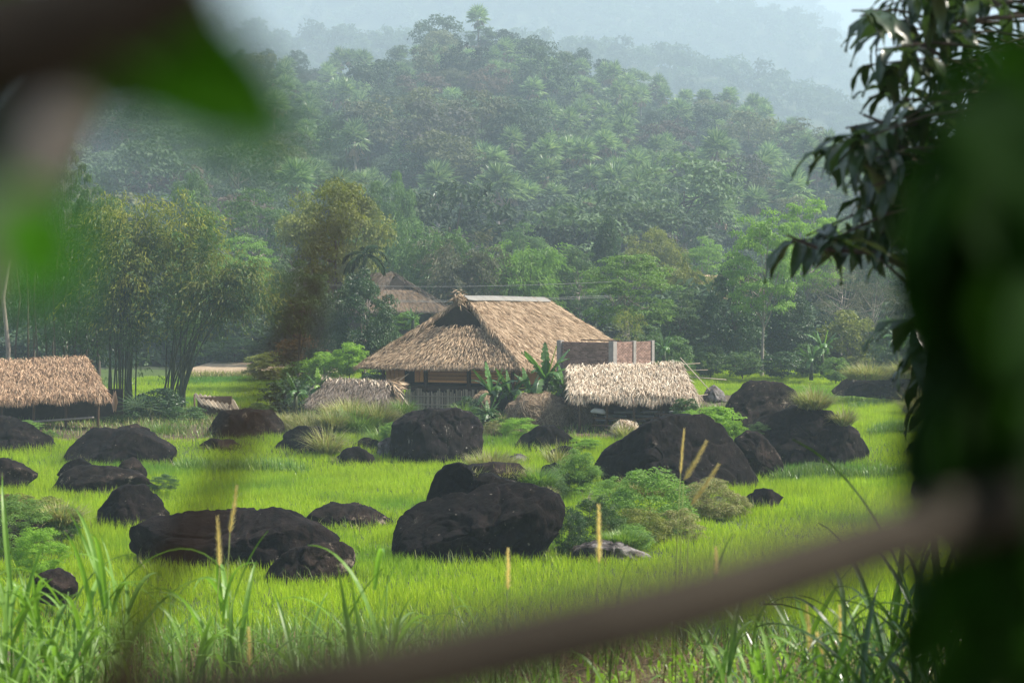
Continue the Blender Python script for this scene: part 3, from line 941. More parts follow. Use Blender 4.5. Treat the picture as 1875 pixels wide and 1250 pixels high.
def hip_house(mid, ang, hw, zr, ze, push, length, zs, mat, label, name, near=True, dens=95, rz_end='near'):
    """thatched house with a sheltered gable: mid = middle of the near eave on the ground plan, ang = direction of the ridge"""
    a = Vector((math.cos(ang), math.sin(ang), 0))
    e = Vector((math.sin(ang), -math.cos(ang), 0))
    mid = Vector((mid[0], mid[1], 0))
    rng = np.random.default_rng(int(abs(mid.x * 10)) + 3)
    base = g(mid.x, mid.y)
    rt = root(name, (mid.x, mid.y, base), label, 'house')
    A0 = mid + a * push + V3(0, 0, zr)
    A1 = mid + a * (push + length) + V3(0, 0, zr)
    full = 2 * push + length
    L0, R0 = mid - e * hw + V3(0, 0, ze), mid + e * hw + V3(0, 0, ze)
    L1, R1 = L0 + a * full, R0 + a * full
    roof = part('roof', slab(A0, A1, R1, R0), M['thatch_base'], rt)
    roof2 = part('roof', slab(A1, A0, L0, L1), M['thatch_base'], rt)
    M_ = lambda G: (Matrix.Identity(4), G)[1]
    part('thatch', thatch_geo(A0, A1, R1, R0, dens, rng, fringe=.45, side_fringe=(.62, .4)), mat, rt, kind='stuff', under=roof)
    part('thatch', thatch_geo(A0, A1, L1, L0, dens * .6, rng, fringe=.45, side_fringe=(.62, .4)), mat, rt, kind='stuff', under=roof2)
    k = (zr - zs) / (zr - ze) * hw
    s = push * .68
    for end, dirn, m0 in (('near', 1, mid), ('far', -1, mid + a * full)):
        if end == 'far' and not near:
            continue
        T0 = m0 + a * s * dirn - e * k + V3(0, 0, zs)
        T1 = m0 + a * s * dirn + e * k + V3(0, 0, zs)
        B0 = m0 - e * (hw - .12) + V3(0, 0, ze - .03)
        B1 = m0 + e * (hw - .12) + V3(0, 0, ze - .03)
        sl = slab(T0, T1, B1, B0)
        sk_ = part('gable_skirt', sl, M['thatch_base'], rt)
        part('thatch', thatch_geo(T0, T1, B1, B0, dens, rng, L=(.25, .45), fringe=.22, lift=.2), mat, rt, kind='stuff', under=sk_)
        # set-back gable wall, the overhang's shade put into its dark colour
        gb = Geo()
        q0, q1 = m0 + a * (s + .25) * dirn - e * k * .98, m0 + a * (s + .25) * dirn + e * k * .98
        ap = m0 + a * (s + .25) * dirn + V3(0, 0, zr - .25)
        pts = [q0 + V3(0, 0, zs - .25), q1 + V3(0, 0, zs - .25), ap]
        off = a * .06
        gb.add([tuple(p) for p in pts] + [tuple(p + off) for p in pts], [[0, 3, 4, 1], [1, 4, 5, 2], [2, 5, 3, 0]], [[0, 1, 2], [5, 4, 3]])
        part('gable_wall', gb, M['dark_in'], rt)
    return rt, a, e, mid, full


# ---- main house
HA = math.atan2(.91, .41)
mh, a, e, mid, full = hip_house((-3.5, 80.8), HA, 4.35, 6.45, 3.22, 2.9, 10.1, 5.0, M['thatch'],
                                'large thatched stilt house with steep roof in the middle of the fields', 'thatched_house')
rng = np.random.default_rng(11)
A0 = mid + a * 2.7
# ridge sheet: a pale bent strip of metal over the ridge, curled at the near end
G = Geo()
n = 14
Vs, Qs = [], []
for i in range(n):
    t = i / (n - 1)
    c = mid + a * (2.5 + 10.3 * t) + V3(0, 0, 6.60 + .02 * math.sin(t * 5) + (.05 if i == 0 else 0))
    for s, dz in ((-.5, -.32), (-.25, -.11), (0, 0.0), (.22, -.10), (.40, -.24)):
        Vs.append(tuple(c + e * s + V3(0, 0, dz)))
for i in range(n - 1):
    for k in range(4):
        Qs.append([i * 5 + k, i * 5 + k + 1, (i + 1) * 5 + k + 1, (i + 1) * 5 + k])
Vs = np.array(Vs)
V2 = np.concatenate([Vs, Vs - np.array([0, 0, .02])])
G.add(V2, Qs + [[q[3] + n * 5, q[2] + n * 5, q[1] + n * 5, q[0] + n * 5] for q in Qs])
part('ridge_cap', G, M['sheet'], mh, True)
G = Geo()
c = mid + a * 2.3 + V3(0, 0, 6.55)
m = 90
G.leaves(np.array(tuple(c)) + rng.normal(0, .16, (m, 3)), np.array(tuple(-a * .4)) + rng.normal(0, .6, (m, 3)) + np.array([0, 0, -.5]), rng.normal(0, 1, (m, 3)), rng.uniform(.3, .6, m), .06)
part('ridge_tuft', G, M['thatch'], mh, kind='stuff')
# frame: posts, beams, floor
hw, s0, s1 = 3.45, .95, full - .95
gb = .9
for k, s in enumerate(np.linspace(s0, s1, 5)):
    for j in (-1, -.33, .33, 1):
        if 0 < k < 4 and abs(j) < .9:
            continue
        p = mid + a * s + e * hw * j
        part('post', Geo().tube([(p.x, p.y, gb - .1), (p.x, p.y, 3.4)], .085, 7), M['wood'], mh, True)
for z, hh in ((2.12, .13), (3.16, .16)):
    for j in (-1, 1):
        p0, p1 = mid + a * (s0 - .3) + e * hw * j, mid + a * (s1 + .3) + e * hw * j
        c = (p0 + p1) / 2
        part('beam', Geo().box((c.x, c.y, z), ((p1 - p0).length, .14, hh), HA), M['wood'], mh)
    for s in (s0, s1):
        p0, p1 = mid + a * s - e * (hw + .3), mid + a * s + e * (hw + .3)
        c = (p0 + p1) / 2 - a * .01
        part('beam', Geo().box((c.x, c.y, z - .005), ((p1 - p0).length, .13, hh), HA - PI / 2), M['wood'], mh)
c = mid + a * (s0 + s1) / 2
part('floor', Geo().box((c.x, c.y, 2.23), (s1 - s0, hw * 2 - .1, .06), HA), M['wood'], mh)
# near wall: planks in bays between the posts, some missing
bay_edges = np.linspace(-hw, hw, 4)
prg = random.Random(4)
for b in range(3):
    x0, x1 = bay_edges[b] + .12, bay_edges[b + 1] - .12
    if b == 0:          # vertical planks with gaps
        x = x0
        while x < x1 - .1:
            w = prg.uniform(.2, .34)
            if not (0.95 < x - x0 < 1.35):
                c = mid + a * (s0 + .03) + e * (x + w / 2)
                part('plank', Geo().box((c.x, c.y, 2.80 - prg.uniform(0, .05)), (w - .03, .035, .72), HA - PI / 2), M['plank'], mh)
            x += w
    else:               # horizontal wide planks
        z = 2.42
        while z < 3.0:
            h = prg.uniform(.13, .2)
            c = mid + a * (s0 + .03) + e * (x0 + x1) / 2
            part('plank', Geo().box((c.x, c.y, z + h / 2), (x1 - x0, .035, h - .025), HA - PI / 2), M['plank'], mh)
            z += h
for j in (-1, 1):
    z = 2.3
    c = mid + a * (s0 + s1) / 2 + e * (hw - .05) * j
    part('side_wall', Geo().box((c.x, c.y, 2.72), (s1 - s0 - .4, .05, .82), HA), M['plank'], mh)
c = mid + a * (s0 + .9)
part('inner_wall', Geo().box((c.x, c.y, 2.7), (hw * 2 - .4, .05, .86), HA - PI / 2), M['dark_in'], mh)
# slatted fence under the floor
fx = -hw + .2
while fx < hw - 1.6:
    c = mid + a * (s0 - .12) + e * fx
    h = prg.uniform(1.05, 1.3)
    part('slat', Geo().box((c.x, c.y, .85 + h / 2), (.055, .03, h), HA - PI / 2 + prg.uniform(-.06, .06)), M['bamboo_dry'], mh)
    fx += prg.uniform(.07, .11)
for z in (1.35, 1.75):
    p0, p1 = mid + a * (s0 - .17) - e * hw, mid + a * (s0 - .17) + e * (hw - 1.2)
    part('rail', Geo().tube([p0 + V3(0, 0, z), p1 + V3(0, 0, z + .03)], .028, 6), M['bamboo_dry'], mh, True)
c = mid + a * (s0 + 2.5) - e * .6
part('underfloor_shade', Geo().box((c.x, c.y, 1.5), (hw * 2 - 1.6, .08, 1.3), HA - PI / 2), M['dark_in'], mh)  # dark sheet standing in for the shade below the floor

# ---- house behind, at left
hip_house((at(752, 600, 118).x, 118), math.atan2(.80, -.60), 3.9, 8.4, 5.7, 2.2, 8.0, 7.2, M['thatch_grey'],
          'grey thatched house partly hidden behind the dark round tree', 'thatched_house', dens=60)
bh = bpy.data.objects['thatched_house.001']
bmid = Vector((bh.location.x, bh.location.y, 0))
ba = Vector((-.60, .80, 0))
be = Vector((ba.y, -ba.x, 0))
for j in (-1, -.4, .2, 1):
    p = bmid + ba * 1.0 + be * 3.0 * j
    part('post', Geo().tube([(p.x, p.y, g(p.x, p.y) - .2), (p.x, p.y, 5.8)], .1, 6), M['wood'], bh)
c = bmid + ba * 6.0
part('wall', Geo().box((c.x, c.y, 4.9), (8.6, 5.8, 1.5), math.atan2(ba.y, ba.x)), M['dark_in'], bh)
# ---- far roof behind the dark tree at right
fr = at(1290, 505, 150)
frr = root('thatched_house', (fr.x, 150, g(fr.x, 150)), 'far thatched roof peeping out left of the dark conical tree', 'house')
rg = np.random.default_rng(2)
pz = fr.z
c = V3(fr.x, 150, 0)
Aa, Bb = c + V3(-.2, 0, pz), c + V3(4.8, 2, pz)
E0, E1 = c + V3(-2.3, -2.6, pz - 2.6), c + V3(5.6, -2, pz - 2.6)
part('roof', slab(Aa, Bb, E1, E0), M['thatch_base'], frr)
part('roof', slab(Bb, Aa, c + V3(-1.9, 4, pz - 2.6), c + V3(6, 5, pz - 2.6)), M['thatch_base'], frr)
part('thatch', thatch_geo(Aa, Bb, E1, E0, 40, rg, L=(.5, .8), W=(.06, .1)), M['thatch'], frr, kind='stuff')
part('wall', Geo().box((fr.x + 1.8, 151, pz - 4.2), (5.2, 3.6, 3.2)), M['dark_in'], frr)


# ---- open sheds
def shed(name, label, TL, TR, BR, BL, zg, mat, back=2.2, dens=110, posts=4, side=(.5, .5), fringe=.5, hgt=None):
    rt = root(name, ((BL.x + BR.x) / 2, (BL.y + BR.y) / 2, zg), label, 'shed')
    rg = np.random.default_rng(int(abs(TL.x * 7)) + 1)
    rf = part('roof', slab(TL, TR, BR, BL, .14), M['thatch_base'], rt)
    part('thatch', thatch_geo(TL, TR, BR, BL, dens * 1.35, rg, W=(.014, .030), fringe=fringe, side_fringe=side, noise=.1, lift=.13), mat, rt, kind='stuff', under=rf)
    dz = TL.z - BL.z
    b0, b1 = TL + V3(0, back, -dz * .8), TR + V3(0, back, -dz * .8)
    rf = part('back_roof', slab(TR, TL, b0, b1, .14), M['thatch_base'], rt)
    part('thatch', thatch_geo(TL, TR, b1, b0, dens * .6, rg, fringe=.3, side_fringe=side), mat, rt, kind='stuff', under=rf)
    for k in range(posts):
        t = (k + .35) / (posts - .3)
        p = BL.lerp(BR, t)
        part('post', Geo().tube([(p.x, p.y + .25, zg - .2), (p.x + .03, p.y + .25, p.z + .05)], .06, 7), M['wood'], rt, True)
        p2 = b0.lerp(b1, t)
        part('post', Geo().tube([(p2.x, p2.y - .2, zg - .2), (p2.x, p2.y - .2, p2.z)], .06, 7), M['wood'], rt, True)
    return rt, rg


# pale shed at right
TL, TR = at(1040, 673, 73.6), at(1246, 667, 73.9)
BL, BR = at(1044, 726, 71.2), at(1266, 730, 70.8)
BRx = at(1288, 722, 71.5)
ps, rg = shed('thatched_shed', 'low shed with bleached pale thatch beside the brick walls', TL, TR, at(1278, 728, 71.0), BL, .85, M['thatch_pale'], dens=130, posts=5, fringe=.62, side=(.45, .55))
m = 700
P = np.stack([rg.uniform(TL.x + 1.7, TR.x - .4, m), np.full(m, 74.3) + rg.normal(0, .15, m), np.full(m, TL.z + .02) + rg.normal(.03, .05, m)], 1)
part('ridge_thatch', Geo().leaves(P, np.stack([rg.normal(.5, .5, m), rg.normal(-.7, .3, m), rg.normal(-.35, .15, m)], 1), rg.normal(0, .4, (m, 3)) + np.array([0, 0, 1]), rg.uniform(.3, .55, m), .05), M['thatch_pale'], ps, kind='stuff')
for (x0, y0, x1, y1, D0, D1) in ((1225, 668, 1282, 665, 73.8, 74.2), (1250, 678, 1296, 677, 73.4, 73.6), (1268, 690, 1330, 695, 72.6, 73.0), (1246, 655, 1300, 715, 73.7, 71.4), (1240, 728, 1296, 722, 71.0, 72.0)):
    part('pole', Geo().tube([at(x0, y0, D0), at(x1, y1, D1)], .018, 6), M['bamboo_dry'], ps, True)
for i, (x0, x1, yy, D) in enumerate(((1085, 1250, 765, 71.3), (1085, 1262, 778, 71.1), (1200, 1290, 757, 71.0))):
    part('rail', Geo().tube([at(x0, yy, D), at((x0 + x1) / 2, yy + 3, D), at(x1, yy - 6, D)], .045, 6), M['wood'], ps, True)
# clutter stored under the pale shed
G = Geo()
for i in range(9):
    p = at(1110 + i * 17, 768 - (i % 3) * 7, 72.6)
    G.box((p.x, p.y, p.z), (.9, .5, .07), .3 * math.sin(i * 3.0))
part('stored_boards', G, M['tarp'], ps)
c = at(1165, 760, 73.6)
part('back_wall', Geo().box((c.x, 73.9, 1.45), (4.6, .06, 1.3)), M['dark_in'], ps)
sk = at(1097, 758, 71.6)
s_ = Geo()
s_.tube([sk + V3(-.35, 0, .1), sk + V3(-.2, 0, .16), sk + V3(.15, 0, .1), sk + V3(.3, 0, .0)], [.04, .11, .12, .03], 8)
so = link('sack', s_.mesh('sack', M['cloth'], True))
tag(so, 'small white sack hanging at the left end of the pale shed', 'sack')

# left shed
TL, TR = at(-120, 668, 75.5), at(158, 655, 75.0)
BL, BR = at(-140, 742, 72.0), at(197, 724, 72.0)
ls, rg = shed('thatched_shed', 'brown thatched open shed at the left edge under the bamboo', TL, TR, BR, BL, .85, M['thatch_warm'], back=2.6, dens=120, posts=6, side=(.4, .5), fringe=.62)
c = at(60, 760, 75)
part('back_wall', Geo().box((c.x, 76.2, 1.6), (7.4, .06, 1.6)), M['dark_in'], ls)  # dark sheet put in for the shade inside the shed
part('rail', Geo().tube([at(-60, 768, 72.2), at(60, 772, 72.2), at(172, 764, 72.2)], .05, 6), M['bark_pale'], ls, True)
part('rail', Geo().tube([at(-60, 788, 72.2), at(172, 783, 72.2)], .05, 6), M['wood'], ls, True)
for i, x in enumerate((95, 125, 160)):
    p = at(x, 800, 72.0)
    part('stone_footing', Geo().box((p.x, p.y, p.z), (.7, .5, .5), .2 * i), M['brick'], ls)

# small sagging shed left of the main house
TL, TR = at(583, 693, 76.2), at(716, 700, 75.6)
BL, BR = at(560, 745, 74.4), at(706, 752, 73.9)
ms, rg = shed('thatched_shed', 'small sagging thatched shelter just left of the main house', TL, TR, BR, BL, .88, M['thatch_grey'], back=1.6, dens=120, posts=2, fringe=.3, side=(.3, .3))
part('end_roof', slab(TR + V3(-.3, .2, -.02), TR + V3(.1, 1.2, -.3), at(765, 768, 75.2), at(702, 764, 73.8), .1), M['thatch_base'], ms)
part('thatch', thatch_geo(TR + V3(-.3, .2, 0), TR + V3(.1, 1.2, -.3), at(765, 768, 75.2), at(702, 764, 73.8), 130, rg, fringe=.1), M['thatch_grey'], ms, kind='stuff')
m = 500
P = np.array(tuple(TL)) + (np.array(tuple(TR - TL)))[None, :] * rg.uniform(0, 1.03, m)[:, None] + rg.normal(0, .06, (m, 3))
part('ridge_thatch', Geo().leaves(P, np.stack([rg.normal(.2, .35, m), rg.normal(-.7, .2, m), rg.normal(-.55, .2, m)], 1), rg.normal(0, .5, (m, 3)) + np.array([0, -.5, 1]), rg.uniform(.4, .75, m), .05), M['thatch_pale'], ms, kind='stuff')
m = 60
P = np.array(tuple(TR)) + rg.normal(0, .1, (m, 3))
part('ridge_tuft', Geo().leaves(P, np.stack([rg.normal(.8, .3, m), rg.normal(-.3, .3, m), rg.normal(-.6, .4, m)], 1), rg.normal(0, 1, (m, 3)), rg.uniform(.5, .9, m), .07), M['thatch'], ms, kind='stuff')
part('pole', Geo().tube([TR + V3(0, -.1, .02), at(765, 766, 75.0)], .04, 6), M['bamboo_dry'], ms, True)

# tiny board roofed shelter
p0 = at(390, 752, 80)
ts = root('shelter', (p0.x, 80, g(p0.x, 80)), 'tiny leaning shelter with broken board roof near the bamboo', 'shed')
for i in range(9):
    x = 358 + i * 8.5
    q0, q1 = at(x, 722 + i * 1.4, 80.6), at(x + 14, 741 + i * 2.2, 79.6)
    part('roof_board', Geo().tube([q0, q1], [.10, .09], 4), M['bamboo_dry'], ts)
for x in (356, 380, 420):
    q = at(x, 722 if x == 356 else 742, 79.8)
    part('post', Geo().tube([(q.x, q.y, .7), (q.x, q.y, q.z)], .045, 6), M['wood'], ts, True)
q = at(393, 752, 80.2)
part('reed_wall', Geo().box((q.x, q.y, 1.35), (1.6, .08, .95)), M['thatch_base'], ts)
part('reed_wall', Geo().box((q.x, q.y + .8, 1.35), (1.4, .08, .95)), M['thatch_base'], ts)

# ---- unfinished brick building: corner towards the camera
cn = at(1122, 625, 77.3)
lf, rt_ = at(1026, 625, 80.0), at(1193, 624, 79.6)
bb = root('brick_building', (cn.x, cn.y, g(cn.x, cn.y)), 'unfinished roofless brick walls with concrete pillars right of the main house', 'building')
ZT, ZB = 4.46, .8
bs = bpy.data.meshes


def brick_mesh():
    G = Geo().box((0, 0, 0), (.215, .10, .062))
    return G.mesh('brick', M['brick'])


BM = brick_mesh()
rb = random.Random(9)
single, rest = 0, Geo()


def brick_wall(p0, p1, z0, z1, holes, far=False):
    global single
    d = Vector((p1.x - p0.x, p1.y - p0.y, 0))
    Lw = d.length
    d.normalize()
    ang = math.atan2(d.y, d.x)
    nn = Vector((d.y, -d.x, 0))
    # mortar core, cut round the openings in columns
    xs = sorted(set([0, Lw] + [h[0] for h in holes] + [h[1] for h in holes]))
    for i in range(len(xs) - 1):
        xa, xb = xs[i], xs[i + 1]
        hs = [h for h in holes if h[0] <= xa and h[1] >= xb]
        spans = [(z0, z1)] if not hs else [(z0, hs[0][2]), (hs[0][3], z1)]
        for za, zb in spans:
            if zb - za > .05:
                c = Vector((p0.x, p0.y, 0)) + d * (xa + xb) / 2 - nn * .012
                part('mortar', Geo().box((c.x, c.y, (za + zb) / 2), (xb - xa, .084, zb - za - .02), ang), M['mortar'], bb)
    row = 0
    z = z1 - .036
    while z > z0:
        x = .11 - (row % 2) * .11
        while x < Lw:
            if .05 < x < Lw - .05 and not any(h[0] - .08 < x < h[1] + .08 and h[2] - .02 < z < h[3] + .02 for h in holes):
                c = Vector((p0.x, p0.y, 0)) + d * x
                jit = rb.uniform(-.004, .004)
                if z > 2.6 and single < 298 and rb.random() < .62:
                    o = link('brick', BM, bb, (c.x - bb.location.x + nn.x * jit, c.y - bb.location.y + nn.y * jit, z - bb.location.z), (0, 0, ang))
                    single += 1
                else:
                    rest.box((c.x + nn.x * jit, c.y + nn.y * jit, z), (.215, .10, .062), ang)
            x += .227
        z -= .074
        row += 1


l2 = Vector((lf.x + .12, lf.y - .09, 0))
brick_wall(l2, cn, ZB, ZT - .02, [(0.35, .55, ZB, 3.1)])
wl = (Vector((rt_.x, rt_.y, 0)) - Vector((cn.x, cn.y, 0))).length
brick_wall(cn, rt_, ZB, ZT, [(.42, .72, 2.4, 3.22), (wl * .72, wl * .72 + .42, 2.3, 3.35)])
part('brickwork', rest, M['brick'], bb, kind='stuff')
# back walls
bk = Vector((4.6, 82.3, 0))
for p, q in ((lf, bk), (rt_, bk)):
    d = Vector((q.x - p.x, q.y - p.y, 0))
    c = (Vector((p.x, p.y, 0)) + Vector((q.x, q.y, 0))) / 2
    part('back_wall', Geo().box((c.x, c.y, (ZT + ZB) / 2 - .1), (d.length, .1, ZT - ZB - .3), math.atan2(d.y, d.x)), M['brick'], bb)
wd = Vector((rt_.x - cn.x, rt_.y - cn.y, 0)).normalized()
ld = Vector((lf.x - cn.x, lf.y - cn.y, 0)).normalized()
for p, w in ((cn + V3(0, -.03, 0), .27), (lf + V3(0, 0, 0), .24), (rt_, .2), (cn + wd * wl * .52, .2)):
    part('pillar', Geo().box((p.x, p.y, (ZT + ZB) / 2 + .02), (w, w, ZT - ZB + .04), math.atan2(wd.y, wd.x)), M['concrete'], bb)
# lintels over the openings and a low front wall
c = Vector((cn.x, cn.y, 0)) + wd * .62 + Vector((wd.y, -wd.x, 0)) * .02
part('lintel', Geo().box((c.x, c.y, 3.27), (1.0, .13, .09), math.atan2(wd.y, wd.x)), M['concrete'], bb)
c = Vector((cn.x, cn.y, 0)) + wd * (wl * .72 + .21) + Vector((wd.y, -wd.x, 0)) * .02
part('lintel', Geo().box((c.x, c.y, 3.40), (.6, .13, .07), math.atan2(wd.y, wd.x)), M['concrete'], bb)
c = at(1046, 672, 78.9)
part('low_wall', Geo().box((c.x, c.y, 2.2), (.5, .12, 2.1), -.5), M['brick'], bb)
part('scaffold_board', Geo().box(((cn.x + lf.x) / 2 + .7, (cn.y + lf.y) / 2 + .2, ZT + .05), (2.6, .18, .05), math.atan2(ld.y, ld.x)), M['wood'], bb)


# ---- dried vine mounds and hay
def mound(px0, px1, ytop, ybase, D, mat, label, cat, name, n=2600, seed=1, leaf=.5, w=.022, group=None):
    rg = np.random.default_rng(seed)
    a_, b_ = at(px0, ybase, D), at(px1, ybase, D)
    t = at((px0 + px1) / 2, ytop, D)
    W, H = (b_.x - a_.x) / 2, t.z - a_.z
    d = rg.normal(0, 1, (n, 3))
    d[:, 2] = np.abs(d[:, 2])
    d = nrm(d)
    th = np.arctan2(d[:, 2], d[:, 0])
    nz = np.array([mnoise.fractal(Vector(v) * 2.2 + Vector((seed, 0, 0)), 1, 2, 3) for v in d])
    r = 1 + .16 * nz
    sq = lambda v, p: np.sign(v) * np.abs(v) ** p
    P = np.stack([sq(d[:, 0], .75) * W, sq(d[:, 1], .8) * W * .6, sq(d[:, 2], .7) * H], 1) * r[:, None]
    G = Geo()
    Dm = nrm(np.cross(d, rg.normal(0, 1, (n, 3)))) + np.array([0, 0, -.55])
    G.leaves(P * .97, Dm, d + rg.normal(0, .4, (n, 3)), rg.uniform(leaf * .5, leaf, n), w, .1, .1)
    rt = root(name, ((a_.x + b_.x) / 2, D, a_.z), label, cat, group)
    part('straw', G, mat, rt, kind='stuff', world=False)
    V = ICO[4][0].copy()
    V[:, 2] = np.maximum(V[:, 2], -.1)
    nz = np.array([mnoise.fractal(Vector(v) * 2.2 + Vector((seed, 0, 0)), 1, 2, 3) for v in V])
    V = np.stack([sq(V[:, 0], .75) * W, sq(V[:, 1], .8) * W * .6, sq(V[:, 2], .7) * H], 1) * (.93 + .16 * nz)[:, None]
    o = link('heap', mesh_np('heap', V, [ICO[4][1]], M['thatch_base'], True), rt)
    return rt


mound(922, 1052, 719, 788, 73.2, M['hay'], 'broad mound smothered in dry brown vines between shed and banana plants', 'mound', 'vine_mound', 5200, 3)
mound(1020, 1092, 735, 790, 73.6, M['hay'], 'darker dry vine mound tucked under the left end of the pale shed', 'mound', 'vine_mound', 2600, 4)
mound(866, 905, 716, 762, 76.5, M['thatch'], 'small brown hay heap behind the banana plants', 'haystack', 'haystack', 1500, 5, .4)
mound(1118, 1172, 768, 805, 69.5, M['thatch_pale'], 'small pale hay heap with a green tuft, before the pale shed', 'haystack', 'haystack', 1400, 6, .4)

# wires
for i, (ya, yb, D) in enumerate(((521, 516, 104), (547, 541, 104), (549, 544, 104.3))):
    pts = [at(560 + 560 * t, ya + (yb - ya) * t + 6 * math.sin(PI * t), D) for t in np.linspace(0, 1, 12)]
    o = link('power_line', Geo().tube(pts, .012, 4).mesh('power_line', M['wire']))
    tag(o, ['upper thin overhead wire crossing behind the main roof', 'middle thin overhead wire crossing behind the main roof', 'lowest thin overhead wire crossing behind the main roof'][i], 'wire')


# ------------------------------------------------------------------ trees
def crown_geo(rng, W, H, z0, ncl, nleaf, leaf, flat=0.6, shape='round', up=.5, rc=.16, lw=.55):
    G = Geo()
    cs = []
    k = 0
    while k < ncl:
        v = rng.normal(0, 1, 3)
        v /= np.linalg.norm(v)
        r = rng.uniform(.45, 1.0) ** .6
        z = v[2] * r
        if shape == 'cone':
            t = (z + 1) / 2
            s = (1 - t) ** .6 * .95 + .12
            c = np.array([v[0] * r * s * 1.1, v[1] * r * s * 1.1, z])
        elif shape == 'umbrella':
            if z < -.15:
                continue
            c = np.array([v[0] * r, v[1] * r, z * .8 + .1])
        else:
            c = v * r
            if z < -.75:
                continue
        cs.append(c)
        k += 1
    cs = np.array(cs)
    C = cs * np.array([W / 2 * .82, W / 2 * .82, (H - z0) / 2 * .86]) + np.array([0, 0, (H + z0) / 2])
    rad = W * rc * rng.uniform(.65, 1.35, ncl)
    idx = rng.integers(0, ncl, nleaf)
    d = rng.normal(0, 1, (nleaf, 3))
    d[:, 2] = np.where(d[:, 2] < -.4, -d[:, 2], d[:, 2])
    d = nrm(d)
    rr = rad[idx] * rng.uniform(.5, 1.05, nleaf) ** .5
    P = C[idx] + d * rr[:, None] * np.array([1.15, 1.15, flat])
    # ragged twigs reaching out
    P += nrm(rng.normal(0, 1, (nleaf, 3))) * (rng.exponential(.10, nleaf) * rad[idx])[:, None]
    N = nrm(d * .55 + np.array([0, 0, up]) + rng.normal(0, .42, (nleaf, 3)))
    D = nrm(np.cross(N, rng.normal(0, 1, (nleaf, 3)))) + np.array([0, 0, -.25])
    G.leaves(P, D, N, leaf * rng.uniform(.6, 1.35, nleaf), leaf * lw * rng.uniform(.7, 1.2, nleaf), .12, .08)
    return G, C, rad


def trunk_geo(rng, H, z0, C, r0, lean=0.3, nlimb=10, sides=6):
    G = Geo()
    top = np.array([rng.normal(0, lean), rng.normal(0, lean), z0 + (H - z0) * .55])
    base = np.array([0, 0, -.6])
    mid = (base + top) / 2 + np.array([rng.normal(0, lean * .6), rng.normal(0, lean * .6), 0])
    ts = np.linspace(0, 1, 8)[:, None]
    path = (1 - ts) ** 2 * base + 2 * ts * (1 - ts) * mid + ts ** 2 * top
    rad = r0 * (1 - .75 * ts[:, 0]) * (1 + .5 * np.exp(-ts[:, 0] * 12))
    G.tube(path, rad, sides)
    for i in rng.permutation(len(C))[:nlimb]:
        t = rng.uniform(.42, .98)
        p0 = (1 - t) ** 2 * base + 2 * t * (1 - t) * mid + t ** 2 * top
        c = C[i]
        m = p0 * .5 + c * .5 + np.array([0, 0, -.08 * H * rng.uniform(0, 1)])
        s = np.linspace(0, 1, 5)[:, None]
        q = (1 - s) ** 2 * p0 + 2 * s * (1 - s) * m + s ** 2 * c
        G.tube(q, r0 * .32 * (1 - .8 * s[:, 0]), 4)
    return G


PROTO = {}


def proto(kind, i, **kw):
    """crown mesh and trunk mesh of one tree of height 10 and width 10"""
    rng = np.random.default_rng(hash_(kind) + i * 17)
    z0 = kw.get('z0', 3.0)
    G, C, rad = crown_geo(rng, 10, 10, z0, kw['ncl'], kw['n'], kw['leaf'], kw.get('flat', .6), kw.get('shape', 'round'), kw.get('up', .5), kw.get('rc', .16), kw.get('lw', .55))
    T = trunk_geo(rng, 10, z0, C, kw.get('r0', .22), kw.get('lean', .3), kw.get('nlimb', 10))
    PROTO[(kind, i)] = (G.mesh(kind + '_crown', M[kw['mat']]), T.mesh(kind + '_trunk', M[kw.get('bark', 'bark')], True))


def hash_(s):
    return sum(ord(c) * (i + 3) for i, c in enumerate(s)) % 9973


for i in range(3):
    proto('broad', i, ncl=85, n=15000, leaf=.25, mat='lf_mid', rc=.085)
    proto('feather', i, ncl=95, n=14000, leaf=.24, mat='lf_light', flat=.22, rc=.08, shape='round', up=.9, z0=2.6, nlimb=24, bark='bark_pale')
    proto('hillbroad', i, ncl=40, n=2600, leaf=.52, mat='lf_mid', rc=.11, z0=2.0)
    proto('hillfeather', i, ncl=44, n=2600, leaf=.50, mat='lf_mid', flat=.28, rc=.11, up=.9, z0=2.5)
for i in range(2):
    proto('dense', i, ncl=130, n=19000, leaf=.27, mat='lf_dark', rc=.085, z0=1.2, shape='round')
    proto('cone', i, ncl=150, n=19000, leaf=.25, mat='lf_dark', rc=.08, z0=0.6, shape='cone')
    proto('sparse', i, ncl=50, n=3200, leaf=.22, mat='lf_light', flat=.35, rc=.12, up=.9, z0=3, nlimb=34, bark='bark_pale', r0=.16)
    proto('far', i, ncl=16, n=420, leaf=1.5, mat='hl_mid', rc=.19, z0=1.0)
    proto('shrub', i, ncl=48, n=5600, leaf=.55, mat='lf_mid', rc=.13, z0=-1.5, r0=.12, nlimb=20)
    proto('finebush', i, ncl=110, n=12000, leaf=.36, mat='lf_light', rc=.09, z0=-3, r0=.08, nlimb=30, up=.25, flat=.85, lw=.4)


def place(kind, i, x, y, zb, W, H, label, cat, name, mat=None, group=None, rz=None, parts=True, seed=0):
    cm, tm = PROTO[(kind, i)]
    rz = random.Random(seed + int(x * 7) + int(y * 3)).uniform(0, 6.28) if rz is None else rz
    rt = root(name, (x, y, zb), label, cat, group)
    sc = (W / 10, W / 10, H / 10)
    for nm, me in (('crown', cm), ('trunk', tm)):
        o = link(nm if cat == 'tree' else {'crown': 'foliage', 'trunk': 'stems'}[nm], me, rt, None, (0, 0, rz), sc)
        if nm == 'crown' and mat:
            o.material_slots[0].link = 'OBJECT'
            o.material_slots[0].material = M[mat]
    return rt


